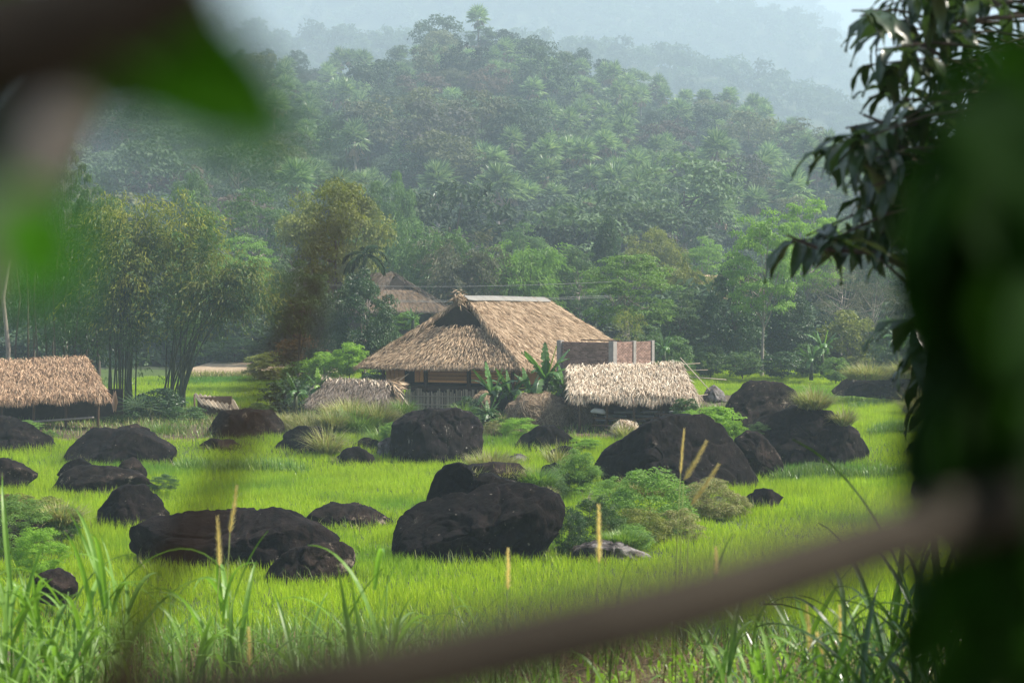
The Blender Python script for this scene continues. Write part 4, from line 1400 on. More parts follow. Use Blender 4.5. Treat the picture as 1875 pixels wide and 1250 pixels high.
def tree_px(kind, i, px, ytop, wpx, D, label, mat=None, name='tree', cat='tree', group=None, ybase=None):
    top = at(px, ytop, D)
    zb = g(top.x, D) if ybase is None else at(px, ybase, D).z
    return place(kind, i, top.x, D, zb, wpx * D / FPX, top.z - zb, label, cat, name, mat, group)


GT = 'trees standing behind the houses'
MIDTREES = [
    # kind, variant, px, ytop, width px, D, material, label, name
    ('broad', 0, 612, 308, 235, 122, 'lf_olive', 'large yellow-green round tree rising behind the areca palm', 'broadleaf_tree'),
    ('broad', 1, 545, 470, 150, 100, 'lf_mid', 'shaded broad tree between the leaning bamboo and the dark round tree', 'broadleaf_tree'),
    ('dense', 0, 664, 484, 142, 91, 'lf_dark', 'dense dark round tree in front of the grey thatched house', 'broadleaf_tree'),
    ('dense', 1, 600, 540, 90, 94, 'lf_dark', 'shaded dark tree left of the dense round tree', 'broadleaf_tree'),
    ('feather', 0, 470, 335, 190, 150, 'lf_mid', 'pale green layered tree high behind the leaning bamboo', 'feathery_tree'),
    ('feather', 1, 355, 335, 150, 158, 'lf_mid', 'green layered tree behind the yellow-tipped bamboo', 'feathery_tree'),
    ('feather', 2, 440, 420, 170, 128, 'lf_light', 'light green layered tree above the small brown field', 'feathery_tree'),
    ('broad', 2, 350, 312, 110, 172, 'lf_mid', 'dark green tree at the foot of the hill above the bamboo', 'broadleaf_tree'),
    ('cone', 0, 1112, 376, 92, 150, 'lf_dark', 'small dark pointed tree above the right end of the main roof', 'conical_tree'),
    ('feather', 1, 1150, 448, 215, 112, 'lf_light', 'bright feathery tree with layered branches behind the brick walls', 'feathery_tree'),
    ('feather', 2, 1250, 520, 120, 116, 'lf_mid', 'soft green layered tree between the brick walls and the dark conical tree', 'feathery_tree'),
    ('broad', 0, 1195, 405, 130, 158, 'lf_olive', 'pale olive tree behind the bright feathery tree', 'broadleaf_tree'),
    ('feather', 0, 1290, 425, 110, 160, 'lf_light', 'pale layered tree just left of the dark conical tree', 'feathery_tree'),
    ('cone', 1, 1345, 455, 150, 116, 'lf_dark', 'tall dark conical tree at the edge of the right field', 'conical_tree'),
    ('cone', 0, 1445, 500, 120, 118, 'lf_dark', 'dark leafy tree right beside the tall conical tree', 'conical_tree'),
    ('feather', 0, 1395, 372, 165, 110, 'lf_light', 'bright layered tree rising over the dark conical tree', 'feathery_tree'),
    ('feather', 2, 1480, 345, 150, 138, 'lf_fresh', 'fresh bright green tree left of the hanging foliage', 'feathery_tree'),
    ('sparse', 0, 1540, 470, 130, 122, 'lf_grey', 'nearly bare grey tree at the right field edge', 'sparse_tree'),
    ('sparse', 1, 1600, 500, 120, 120, 'lf_grey', 'second thin grey tree near the blurred foliage', 'sparse_tree'),
    ('sparse', 1, 1150, 555, 75, 106, 'lf_yellow', 'thin pale tree with yellow buds over the brick walls', 'sparse_tree'),
    ('broad', 1, 1610, 395, 170, 145, 'lf_mid', 'mid green tree behind the hanging foliage', 'broadleaf_tree'),
    ('broad', 2, 1500, 430, 150, 150, 'lf_mid', 'mid green tree behind the grey bare tree', 'broadleaf_tree'),
    ('broad', 0, 1720, 430, 190, 130, 'lf_mid', 'green tree at far right behind the near leaves', 'broadleaf_tree'),
    ('feather', 1, 1060, 440, 100, 135, 'lf_mid', 'green layered tree left of the bright feathery tree', 'feathery_tree'),
    ('dense', 0, 60, 250, 150, 96, 'lf_dark', 'tall dark tree behind the left shed', 'broadleaf_tree'),
    ('feather', 2, 118, 205, 120, 92, 'lf_mid', 'tall layered tree sticking out above the left grove', 'feathery_tree'),
    ('dense', 1, -40, 300, 170, 90, 'lf_dark', 'dark tree at the left edge behind the shed roof', 'broadleaf_tree'),
    ('broad', 2, 95, 360, 150, 98, 'lf_dark', 'dark leafy tree between the left shed and the bamboo', 'broadleaf_tree'),
    ('broad', 1, 180, 330, 150, 112, 'lf_mid', 'dark green tree directly behind the yellow-tipped bamboo', 'broadleaf_tree'),
    ('broad', 1, 700, 560, 70, 96, 'lf_mid', 'low green tree under the grey thatched house', 'broadleaf_tree'),
    ('broad', 1, 720, 305, 120, 170, 'lf_mid', 'hazy green tree above the bamboo thicket', 'broadleaf_tree'),
    ('feather', 0, 960, 400, 120, 165, 'lf_mid', 'hazy pale tree above the main roof ridge', 'feathery_tree'),
    ('broad', 2, 1030, 500, 90, 140, 'lf_mid', 'round green tree right behind the main roof slope', 'broadleaf_tree'),
]
for k, i, px, yt, w, D, mt, lab, nm in MIDTREES:
    tree_px(k, i, px, yt, w, D, lab, mt, nm, 'tree', GT)

# tall bare stems of the left grove
r_ = random.Random(8)
for i, px in enumerate((12, 30, 52, 70, 86, 100, 118, 140, 158, 176, 200, 222)):
    D = 84 + r_.uniform(0, 4)
    b_ = at(px, 660, D)
    x = b_.x
    pts = [(x, D, .8), (x + r_.uniform(-.1, .1), D, 4), (x + r_.uniform(-.2, .2), D, 6.5), (x + r_.uniform(-.4, .4), D + .5, 9)]
    w = .13 if px == 12 else r_.uniform(.035, .07)
    o = link('thin_tree', Geo().tube(pts, [w, w * .9, w * .75, w * .4], 7).mesh('thin_tree', M['bark_pale' if px == 12 else 'bark'], True))
    tag(o, 'pale straight trunk above the left shed, thickest of the grove' if px == 12 else f'slim dark upright tree of the shaded grove, number {i} from the left, behind the left shed'.replace('number 1 ', 'first ').replace('number 2 ', 'second ').replace('number 3 ', 'third ').replace('number 4 ', 'fourth ').replace('number 5 ', 'fifth ').replace('number 6 ', 'sixth ').replace('number 7 ', 'seventh ').replace('number 8 ', 'eighth ').replace('number 9 ', 'ninth ').replace('number 10 ', 'tenth ').replace('number 11 ', 'rightmost '), 'tree', 'thin trees of the dark grove')


# ---- bamboo
def bamboo(px, D, label, ncul, H, spread, leanx=0.0, mats=('lf_olive', 'lf_yellow'), nleaf=15000, seed=0, leaf=.26, t0=.35, separate=True, rad=.045, top_bias=0.5, group='bamboo clumps'):
    rng = np.random.default_rng(seed)
    x0 = at(px, 600, D).x
    zb = g(x0, D)
    rt = root('bamboo_clump', (x0, D, zb), label, 'bamboo', group)
    paths = []
    for k in range(ncul):
        az = rng.uniform(0, 2 * PI)
        ln = rng.uniform(.15, 1.0) * spread
        dx, dy = math.cos(az) * ln + leanx * rng.uniform(.4, 1.2), math.sin(az) * ln * .7
        h = H * rng.uniform(.72, 1.0)
        t = np.linspace(0, 1, 12)
        off = rng.normal(0, .3 + spread * .06, 2)
        X = off[0] + dx * (t * .35 + t ** 2.3 * .65)
        Yv = off[1] + dy * (t * .35 + t ** 2.3 * .65)
        l_ = math.hypot(dx, dy)
        Z = h * (t - .10 * t ** 5 * min(2.5, l_ / 2.0)) - .2
        p = np.stack([X, Yv, Z], 1)
        paths.append(p)
    if separate:
        for p in paths:
            part('culm', Geo().tube(p, np.linspace(rad, rad * .2, 12), 6), M['culm'], rt, True, world=False)
    else:
        G = Geo()
        for p in paths:
            G.tube(p, np.linspace(rad, rad * .25, 12), 4)
        part('culms', G, M['culm'], rt, True, kind='stuff', world=False)
    P_ = np.array(paths)
    for mi, mt in enumerate(mats):
        n = int(nleaf * (.6 if mi == 0 else .4)) if len(mats) > 1 else nleaf
        ci = rng.integers(0, ncul, n)
        # leaves gather into sprays
        nsp = ncul * 15
        sp_c = rng.integers(0, ncul, nsp)
        sp_t = np.clip(t0 + (1 - t0) * rng.uniform(0, 1, nsp) ** (.8 if mi == 0 else .35), 0, .999)
        f = sp_t * 11
        i0 = f.astype(int)
        fr = (f - i0)[:, None]
        hs = H / 11
        C = P_[sp_c, i0] * (1 - fr) + P_[sp_c, np.minimum(i0 + 1, 11)] * fr
        C = C + rng.normal(0, 1, (nsp, 3)) * np.array([.28, .28, .25]) * hs
        outd = rng.normal(0, .8, (nsp, 3)) * np.array([1, 1, .3])
        outd[:, :2] += nrm(C[:, :2] - C[:, :2].mean(0)) * .45
        outd[:, 2] += rng.uniform(-.5, .5, nsp)
        plen = rng.uniform(.7, 1.7, nsp)
        si = rng.integers(0, nsp, n)
        u_ = rng.uniform(0, 1, n)[:, None]
        P = C[si] + outd[si] * u_ * plen[si][:, None] * hs + np.array([0, 0, -.55]) * (u_ * plen[si][:, None]) ** 2 * hs + rng.normal(0, 1, (n, 3)) * np.array([.17, .17, .13]) * hs
        Dn = rng.normal(0, .55, (n, 3)) + outd[si] * .6 + np.array([0, 0, -.8])
        N = rng.normal(0, .6, (n, 3)) + np.array([0, 0, .8])
        G = Geo().leaves(P, Dn, N, leaf * rng.uniform(.6, 1.3, n), leaf * .22 * rng.uniform(.8, 1.3, n), .1, .15)
        part('foliage', G, M[mt], rt, world=False)
    return rt


bamboo(225, 84, 'tall yellow-tipped bamboo clump behind the right end of the left shed', 17, 11.8, 1.5, .2, ('lf_mid', 'lf_yellow'), nleaf=17000, seed=1)
bamboo(150, 88, 'dark bamboo clump above the left shed roof', 15, 10.4, 1.6, -.5, ('lf_dark',), nleaf=13000, seed=2)
bamboo(322, 82.5, 'arching bamboo clump whose bare culms lean to the right over the small field', 13, 9.0, .9, 3.9, ('lf_mid', 'lf_olive'), nleaf=9000, seed=3, t0=.66, rad=.055)
bamboo(325, 84.5, 'feathery yellow-topped bamboo clump rising upright behind the arching one', 12, 11.2, 1.0, .9, ('lf_mid', 'lf_yellow'), nleaf=12000, seed=4, t0=.45)
for i, (px, D, H, mt, lab) in enumerate((
        (745, 140, 12.5, 'lf_mid', 'hazy bamboo thicket behind the grey thatched house'),
        (800, 134, 11.5, 'lf_mid', 'grey-green drooping bamboo left of the main ridge'),
        (855, 130, 11.0, 'lf_grey', 'brownish drooping bamboo over the main ridge'),
        (905, 136, 10.8, 'lf_light', 'light green bamboo over the middle of the main ridge'),
        (960, 132, 9.8, 'lf_light', 'pale bamboo above the right slope of the main roof'),
        (1010, 138, 9.6, 'lf_light', 'pale green bamboo left of the bright feathery tree'),
        (1265, 140, 9.0, 'lf_olive', 'olive bamboo behind the soft green layered tree'),
        (640, 150, 12.5, 'lf_mid', 'dark bamboo behind the areca palm'))):
    bamboo(px, D, lab, 18, H, 3.0, 0, (mt,), nleaf=11000, seed=20 + i, leaf=.42, separate=False, t0=.12)


# ---- areca palm
def frond(G, base, az, el, L, droop, nl=26, ll=.55, w=.06, seed=0):
    rng = np.random.default_rng(seed)
    d = np.array([math.cos(az) * math.cos(el), math.sin(az) * math.cos(el), math.sin(el)])
    side = np.array([-math.sin(az), math.cos(az), 0])
    p = np.array(base, dtype=float)
    pts = [p.copy()]
    ds = [d.copy()]
    for k in range(10):
        d = nrm(d + np.array([0, 0, -droop / 10 * (.5 + k * .14)]))
        p = p + d * L / 10
        pts.append(p.copy())
        ds.append(d.copy())
    pts, ds = np.array(pts), np.array(ds)
    G.tube(pts, np.linspace(.035, .008, 11), 4)
    t = np.linspace(.12, 1, nl)
    f = t * 10
    i0 = np.minimum(f.astype(int), 9)
    fr = (f - i0)[:, None]
    C = pts[i0] * (1 - fr) + pts[i0 + 1] * fr
    dd = ds[i0]
    for s in (-1, 1):
        D = side * s * .8 + dd * .7 + np.array([0, 0, -.35]) + rng.normal(0, .08, (nl, 3))
        Lk = ll * (np.sin(np.clip(t, 0, 1) * PI * .85 + .25) * .8 + .2)
        G.leaves(C, D, np.array([0, 0, 1.0]) + 0 * D, Lk, w, .1, .25)


p = at(668, 465, 95)
ap = root('areca_palm', (p.x, 95, g(p.x, 95)), 'slender areca palm with drooping fronds above the dark round tree', 'palm')
part('trunk', Geo().tube([(p.x - .1, 95, g(p.x, 95)), (p.x - .05, 95, 4), (p.x, 95, p.z)], [.11, .09, .08], 8), M['bark_pale'], ap, True)
for k, (az, el, L, dr) in enumerate(((.2, .6, 1.5, 1.9), (3.0, .5, 1.4, 1.8), (.6, .1, 1.5, 1.8), (2.5, .0, 1.5, 2.0), (3.6, -.1, 1.6, 1.6), (5.9, -.1, 1.6, 1.6), (4.6, .3, 1.4, 2.2), (1.5, .9, 1.4, 1.7), (5.4, .8, 1.4, 1.2))):
    G = Geo()
    frond(G, (p.x, 95, p.z), az, el, L * 1.05, dr, ll=.65, w=.08, nl=30, seed=k)
    part('frond', G, M['palm_dark'], ap)


# ---- fan palms of the hill
def fan_palm(seed, H):
    rng = np.random.default_rng(seed)
    live, dead = Geo(), Geo()
    top = np.array([0, 0, H])
    for (G, cnt, e0, e1) in ((live, 30, 1.45, -.35), (dead, 9, -.6, -1.25)):
        for k in range(cnt):
            az = k * 2.4 + rng.uniform(-.3, .3)
            el = e0 + (e1 - e0) * (k / cnt) ** 1.1 + rng.normal(0, .1)
            d = np.array([math.cos(az) * math.cos(el), math.sin(az) * math.cos(el), math.sin(el)])
            pl = rng.uniform(.9, 1.35) if G is live else rng.uniform(.5, .9)
            hub = top + d * pl
            side = nrm(np.cross(d, [0, 0, 1.0]) + 1e-4)
            up = np.cross(side, d)
            nseg = 13
            a = np.linspace(-1.9, 1.9, nseg) + rng.normal(0, .05, nseg)
            fanL = rng.uniform(1.15, 1.5) if G is live else rng.uniform(.8, 1.1)
            if G is dead:
                a *= .35
            D = d * np.cos(a)[:, None] + side * np.sin(a)[:, None] + np.array([0, 0, -.22 if G is live else -.5])
            N = up + side * np.sin(a)[:, None] * .4 + rng.normal(0, .15, (nseg, 3))
            G.leaves(np.repeat(hub[None], nseg, 0), D, N, fanL * (.72 + .28 * np.cos(a * .6)), .22, .0, .12)
            G.leaves(top[None], d[None], up[None], pl, .09, 0, 0)
    T = Geo().tube([(0, 0, -1), (rng.normal(0, .1), 0, H * .5), (0, 0, H)], [.2, .16, .15], 6)
    return live.mesh('palm_crown', M['palm']), dead.mesh('palm_dead_leaves', M['palm_dead']), T.mesh('palm_trunk', M['bark_pale'], True)


PALMS = [fan_palm(i, h) for i, h in enumerate((3.4, 4.4, 5.4, 3.8))]


def put_palm(x, y, s, label, group, v, hs=1.0, z=None):
    zb = g(x, y) if z is None else z
    rt = root('fan_palm', (x, y, zb), label, 'palm', group, 0)
    rz = (x * 3.7 + y) % 6.28
    for nm, me in zip(('crown', 'dead_leaves', 'trunk'), PALMS[v]):
        link(nm, me, rt, None, (0, 0, rz), (s, s, s * hs))
    return rt


def where(px, py):
    v = 'at the crest' if py < 135 else ('just below the crest' if py < 190 else ('on the upper slope' if py < 240 else ('on the middle slope' if py < 300 else ('on the lower slope' if py < 360 else 'at the foot'))))
    h = 'far left'
    for x, t in ((230, 'above the yellow bamboo'), (380, 'above the arching bamboo'), (520, 'above the tiny shelter'), (620, 'above the areca palm'), (740, 'above the grey thatched house'),
                 (850, 'above the ridge'), (950, 'above the main roof'), (1060, 'above the brick walls'), (1170, 'above the pale tree'), (1280, 'above the dark conical tree'), (1400, 'left of the hanging foliage')):
        if px > x:
            h = t
    return v, h


def to_px(x, y, z):
    # back to photograph pixels, only for wording labels and culling what is out of the frame
    cz, sz = math.cos(PITCH), math.sin(PITCH)
    dy, dz = y, z - CAM_H
    f = dy * cz - dz * sz
    return 937.5 + FPX * x / f, 625 - FPX * (dy * sz + dz * cz) / f


rr_ = random.Random(21)
cells = []
yy = 178.0
while yy < 490:
    st = 6.4 + (yy - 178) * .011
    xx = -.34 * yy - 6
    while xx < .24 * yy + 4:
        cells.append((xx + rr_.uniform(-.42, .42) * st, yy + rr_.uniform(-.4, .4) * st))
        xx += st
    yy += st * (1.0 if yy < 230 else 1.25)
counts = {'palm': 0, 'b': 0, 'f': 0}
MATS_B = ['lf_mid', 'lf_dark', 'lf_mid', 'lf_olive', 'lf_mid', 'lf_rust', 'lf_grey']
WORD = {'lf_mid': 'green', 'lf_dark': 'dark green', 'lf_olive': 'olive', 'lf_rust': 'rusty brown', 'lf_grey': 'greyish', 'lf_light': 'light green'}
rr_.shuffle(cells)
for (x, y) in cells:
    z = g(x, y)
    px, py = to_px(x, y, z + 5)
    if px < 95 or px > 1680:
        continue
    palmy = mnoise.noise((x * .03 + 5, y * .03, 2)) + (0.25 if px > 520 else -.15) + (0.1 if py > 90 else -.2)
    u = rr_.random()
    v, h = where(px, py)
    if py > 395 and u < .5:
        continue
    if palmy > u * .55 - .16 and counts['palm'] < 290 and y > 195:
        counts['palm'] += 1
        wd = rr_.choice(['', 'tall ', 'short '])
        put_palm(x, y, rr_.uniform(1.05, 1.5), f'{wd}fan palm {v} of the hill, {h}', f'{wd}fan palms {v}, {h}', rr_.randrange(4), {'': 1.0, 'tall ': 1.25, 'short ': .8}[wd])
    else:
        feather = rr_.random() < .42
        k = 'f' if feather else 'b'
        if counts[k] >= 292:
            k = 'b' if k == 'f' else 'f'
            feather = k == 'f'
            if counts[k] >= 292:
                continue
        counts[k] += 1
        mt = rr_.choice(['lf_mid', 'lf_light', 'lf_light', 'lf_olive']) if feather else rr_.choice(MATS_B)
        W = 6.0 + 10.0 * rr_.random() ** 1.8
        H = W * rr_.uniform(.7, 1.15) + 1.0
        lab = f"{WORD[mt]} {'layered feathery' if feather else 'broadleaf'} tree {v} of the hill, {h}".replace('layered feathery', 'feathery')
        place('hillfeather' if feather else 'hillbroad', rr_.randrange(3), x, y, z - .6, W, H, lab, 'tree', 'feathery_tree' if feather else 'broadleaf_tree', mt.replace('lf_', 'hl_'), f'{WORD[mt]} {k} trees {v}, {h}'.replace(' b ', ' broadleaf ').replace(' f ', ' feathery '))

# individuals of the skyline
for (px, ytop, w, mt, kind, lab) in (
        (440, 84, 44, 'lf_mid', 'hillfeather', 'lone small tree sticking up on the left crest of the hill'),
        (490, 86, 40, 'lf_light', 'hillbroad', 'rounded light green tree on the left crest'),
        (545, 88, 44, 'lf_mid', 'hillbroad', 'dark rounded tree right of the light one on the left crest'),
        (735, 78, 70, 'lf_light', 'hillfeather', 'pale green spreading tree on the crest left of the summit'),
        (800, 58, 60, 'lf_grey', 'hillbroad', 'grey-brown tree on the crest just left of the summit palm'),
        (925, 52, 80, 'lf_dark', 'hillbroad', 'dark spreading tree just right of the summit palm'),
        (985, 78, 60, 'lf_light', 'hillfeather', 'yellow-green layered tree right of the summit'),
        (1065, 84, 44, 'lf_dark', 'hillbroad', 'dark upright tree standing above the right shoulder, left of two'),
        (1105, 104, 44, 'lf_dark', 'hillbroad', 'dark upright tree standing above the right shoulder, right of two'),
        (420, 165, 70, 'lf_light', 'hillbroad', 'broad pale tree below the left crest')):
    D = 468
    t = at(px, ytop, D)
    zb = g(t.x, D)
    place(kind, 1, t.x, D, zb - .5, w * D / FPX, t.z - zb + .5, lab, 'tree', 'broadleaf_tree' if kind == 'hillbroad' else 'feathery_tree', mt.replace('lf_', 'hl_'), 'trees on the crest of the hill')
t = at(875, 32, 467)
put_palm(t.x, 467, 1.7, 'solitary tall fan palm crowning the summit of the hill', None, 2, 1.0, t.z - 5.4 * 1.7 - .5)
for px, yt in ((640, 108), (668, 112), (700, 130), (1290, 180), (1335, 176), (1395, 195), (1255, 180), (1210, 168), (1150, 150)):
    t = at(px, yt, 462)
    put_palm(t.x, 462, 1.4, 'fan palm standing out on the crest line ' + ('left of the summit' if px < 800 else 'of the right shoulder'), 'skyline palms ' + ('left' if px < 800 else 'right'), 1, 1.0, t.z - 6.5)

# bare tree on the slope
rgb = np.random.default_rng(77)
t = at(770, 215, 300)
C = np.stack([rgb.normal(0, 3, 30), rgb.normal(0, 2, 30), rgb.uniform(4.5, 9, 30)], 1)
rt = root('bare_tree', (t.x, 300, g(t.x, 300)), 'pale leafless tree in the middle of the hill, below the summit', 'tree')
part('branches', trunk_geo(rgb, 9, 3, C, .22, .3, 30), M['bark_pale'], rt, True, world=False)

# low growth that hides the forest floor of the hill
rngu = np.random.default_rng(91)
UG, _, _ = crown_geo(rngu, 6, 4.5, 0, 16, 900, .62, .6, 'round', .6, .17)
und_coll = coll_of('understorey', [UG.mesh('understorey_leaves', M['hl_mid'])])
pts, sc = [], []
yy = 127.0
while yy < 500:
    st = 3.8 + max(0, yy - 172) * .006
    xx = -.34 * yy - 6
    while xx < .26 * yy + 6:
        X, Y = xx + rr_.uniform(-.5, .5) * st, yy + rr_.uniform(-.5, .5) * st
        pts.append((X, Y, g(X, Y) - .8))
        s_ = rr_.uniform(.6, 1.25)
        sc.append((s_, s_, s_ * rr_.uniform(.7, 1.2)))
        xx += st
    yy += st * 1.15
gn_scatter('understorey', pts, sc, und_coll, 8, 'mixed low growth covering the ground between the trees of the hill', 'undergrowth')

# far woods on the ridges behind: too far to tell trees apart
far_coll = coll_of('far_crowns', [PROTO[('far', i)][0] for i in range(2)])


def far_wood(name, y0, y1, st, label, seed, sc0):
    rng = random.Random(seed)
    pts, sc = [], []
    y = y0
    while y < y1:
        x = -.36 * y
        while x < .27 * y:
            X, Y = x + rng.uniform(-.45, .45) * st, y + rng.uniform(-.45, .45) * st
            pts.append((X, Y, g(X, Y) - 1.5))
            s = sc0 * rng.uniform(.65, 1.35)
            sc.append((s, s, s * rng.uniform(.8, 1.3)))
            x += st
        y += st * 1.4
    gn_scatter(name, pts, sc, far_coll, seed, label, 'forest')


far_wood('distant_forest', 800, 1070, 11, 'hazy wood covering the second ridge behind the palm hill', 4, 1.25)
far_wood('distant_forest', 1390, 1670, 14, 'blue faded wood covering the third ridge', 5, 1.6)
far_wood('distant_forest', 2200, 2420, 19, 'faintest wood on the farthest ridge at upper right', 6, 2.1)


# ---- hedge line, shrubs, bushes
def bush(px, ytop, ybase, wpx, D, mt, label, kind='shrub', i=0, name='shrub', group='shrubs and bushes'):
    t, b = at(px, ytop, D), at(px, ybase, D)
    if D < 70:
        CLEAR.append((t.x, D - .3, wpx * D / FPX * .42))
    return place(kind, i, t.x, D, b.z, wpx * D / FPX, t.z - b.z, label, 'shrub', name, mt, group, seed=int(px))


UNDER = [
    (1235, 610, 685, 70, 104, 'lf_mid', 'broad-leaved shrub right of the brick walls'),
    (1300, 630, 690, 70, 108, 'lf_mid', 'low shrub under the dark conical tree'),
    (1360, 640, 690, 80, 107, 'lf_mid', 'leafy shrub behind the small far rock'),
    (1430, 640, 692, 80, 108, 'lf_dark', 'dark shrub at the right field edge'),
    (1480, 625, 690, 80, 110, 'lf_mid', 'green shrub left of the small banana plants'),
    (1560, 560, 680, 110, 116, 'lf_olive', 'tangled olive thicket under the grey trees'),
    (1640, 575, 690, 110, 112, 'lf_mid', 'thicket behind the grass-capped boulder'),
    (1440, 560, 660, 100, 118, 'lf_dark', 'dark thicket beside the conical tree'),
    (1250, 560, 660, 90, 116, 'lf_mid', 'mid green thicket behind the brick walls'),
    (1180, 590, 670, 80, 110, 'lf_mid', 'thicket directly behind the brick walls'),
    (1530, 650, 700, 60, 104, 'lf_light', 'light weeds in front of the small far rock'),
    (600, 640, 702, 90, 88, 'lf_fresh', 'bright green shrub left of the main roof corner'),
    (640, 622, 690, 70, 87, 'lf_fresh', 'fresh light green sapling beside the main roof corner'),
    (555, 655, 720, 90, 90, 'lf_light', 'pale green shrub above the banana plant'),
    (500, 640, 700, 110, 108, 'lf_olive', 'brownish hedge behind the brown blurred twig'),
    (430, 615, 662, 120, 124, 'lf_mid', 'scrub above the bare soil plot'),
    (360, 600, 660, 110, 126, 'lf_mid', 'scrub behind the arching bamboo'),
    (560, 600, 690, 110, 104, 'lf_rust', 'brownish thicket behind the bright shrub'),
    (700, 585, 660, 80, 100, 'lf_mid', 'shrubs at the foot of the grey thatched house'),
    (745, 568, 605, 46, 105, 'lf_light', 'pale leafy plant before the grey thatched house'),
    (215, 720, 795, 110, 78, 'lf_dark', 'dark undergrowth right of the left shed'),
    (290, 705, 790, 110, 79, 'lf_dark', 'dark undergrowth at the foot of the arching bamboo'),
    (340, 740, 790, 90, 77, 'lf_mid', 'green undergrowth beside the tiny shelter'),
    (690, 672, 725, 70, 85.5, 'lf_dark', 'dark filler shrub added for the shade under the left eave of the main house'),  # added shrub, its dark leaves stand in for shade below the eave
    (1010, 690, 740, 60, 79, 'lf_dark', 'shaded shrub behind the banana plants'),
    (140, 700, 800, 90, 80, 'lf_dark', 'shaded undergrowth behind the left shed'),
    (530, 688, 765, 110, 79.5, 'lf_dark', 'dark leafy shrub behind the dark banana plant'),
    (478, 735, 775, 70, 78, 'lf_mid', 'low shrub at the edge of the green plot'),
    (615, 690, 735, 50, 77.5, 'lf_fresh', 'small fresh shrub against the small thatched shelter'),
    (860, 722, 770, 60, 76, 'lf_dark', 'dark shrub between slatted fence and banana plants'),
    (1070, 800, 830, 70, 66.5, 'lf_fresh', 'light weeds behind the folded ridge boulder'),
    (715, 770, 812, 50, 66.8, 'lf_light', 'light weeds on the left shoulder of the square black boulder'),
    (1255, 725, 775, 60, 70.2, 'lf_mid', 'leafy green shrub under the right corner of the pale shed'),
    (260, 790, 815, 80, 70, 'lf_light', 'weeds between the left shed and the broad black boulder'),
    (90, 785, 815, 40, 70, 'lf_light', 'small light bush on the boulder before the left shed'),
    (40, 768, 790, 70, 70, 'lf_light', 'sprig of pale leaves beside the left shed'),
    (880, 745, 785, 90, 74, 'lf_mid', 'dark green weeds before the slatted fence'),
    (1300, 740, 800, 130, 68, 'lf_fresh', 'glossy bright green bush at the right end of the pale shed'),
    (1345, 765, 830, 60, 62, 'lf_fresh', 'trailing bright green leaves over the slab shoulder'),
    (1320, 905, 955, 60, 52, 'lf_grey', 'thin weeds beside the small black rock'),
]
for j, (px, yt, yb, w, D, mt, lab) in enumerate(UNDER):
    bush(px, yt, yb, w, D, mt, lab, 'shrub', j % 2)
FINE = [
    (25, 900, 1000, 160, 41, 'lf_light', 'pale green vines heaped on the mound at the left edge'),
    (112, 925, 985, 90, 42, 'lf_mid', 'green creepers trailing to the right of the left mound'),
    (1122, 868, 935, 90, 50.5, 'lf_light', 'light green scrub between the sapling and the slab'),
    (1012, 862, 908, 66, 53, 'lf_mid', 'green weeds just behind the right shoulder of the central boulder'),
    (1355, 900, 950, 60, 49.5, 'grass_dry', 'dry straw heap beside the small black rock'),
    (1150, 955, 1012, 110, 42.4, 'lf_light', 'grassy scrub directly above the low pale rock'),
    (860, 862, 888, 60, 52, 'grass_dry', 'dry weeds on the tan rock slab'),
    (1190, 850, 975, 190, 46, 'lf_light', 'big feathery green bush in front of the biggest slab'),
    (1060, 815, 915, 110, 54, 'lf_light', 'bright leafy bush between the central boulder and the slab'),
    (1300, 870, 945, 130, 48.5, 'grass_dry', 'straw coloured dry bush at the foot of the biggest slab'),
    (1095, 900, 1010, 120, 42.5, 'lf_mid', 'dark green weeds against the right side of the central boulder'),
    (1170, 925, 1005, 140, 43.5, 'lf_olive', 'dull green scrub above the pale low rock'),
    (1245, 925, 1000, 110, 44, 'grass_dry', 'dry twiggy scrub right of the feathery bush'),
    (70, 960, 1045, 120, 38, 'lf_fresh', 'yellow-green leafy bush on the dark rock at lower left'),
    (60, 900, 975, 170, 44, 'lf_olive', 'vine covered hump at the left edge of the rice'),
    (20, 900, 960, 110, 46, 'lf_rust', 'brownish vines at the left edge'),
    (300, 865, 895, 60, 54, 'lf_mid', 'low green weed beside the lichen streaked boulder'),
    (950, 762, 800, 90, 70, 'lf_fresh', 'fresh green weeds before the vine mound'),
    (905, 768, 795, 50, 70.5, 'grass_dry', 'dry brown weeds before the vine mound'),
    (620, 750, 800, 80, 72, 'lf_olive', 'tangled weeds below the small thatched shelter'),
    (1390, 770, 800, 50, 64, 'lf_mid', 'small weed at the meeting of the two big right boulders'),
    (1490, 845, 865, 70, 62, 'lf_mid', 'weeds at the foot of the large rounded boulder'),
    (1270, 880, 930, 60, 52, 'lf_light', 'light green sprigs above the dry bush'),
    (1045, 920, 1020, 80, 41.8, 'lf_dark', 'dark weeds in the shade of the central boulder'),
]
for j, (px, yt, yb, w, D, mt, lab) in enumerate(FINE):
    bush(px, yt, yb, w, D, mt, lab, 'finebush', j % 2, 'leafy_bush')

plant_rice()

# a small sapling by the central boulder
tree_px('sparse', 0, 1080, 880, 80, 47, 'small fern-leaved sapling beside the dark weeds', 'lf_fresh', 'sapling', 'tree', None, 960)


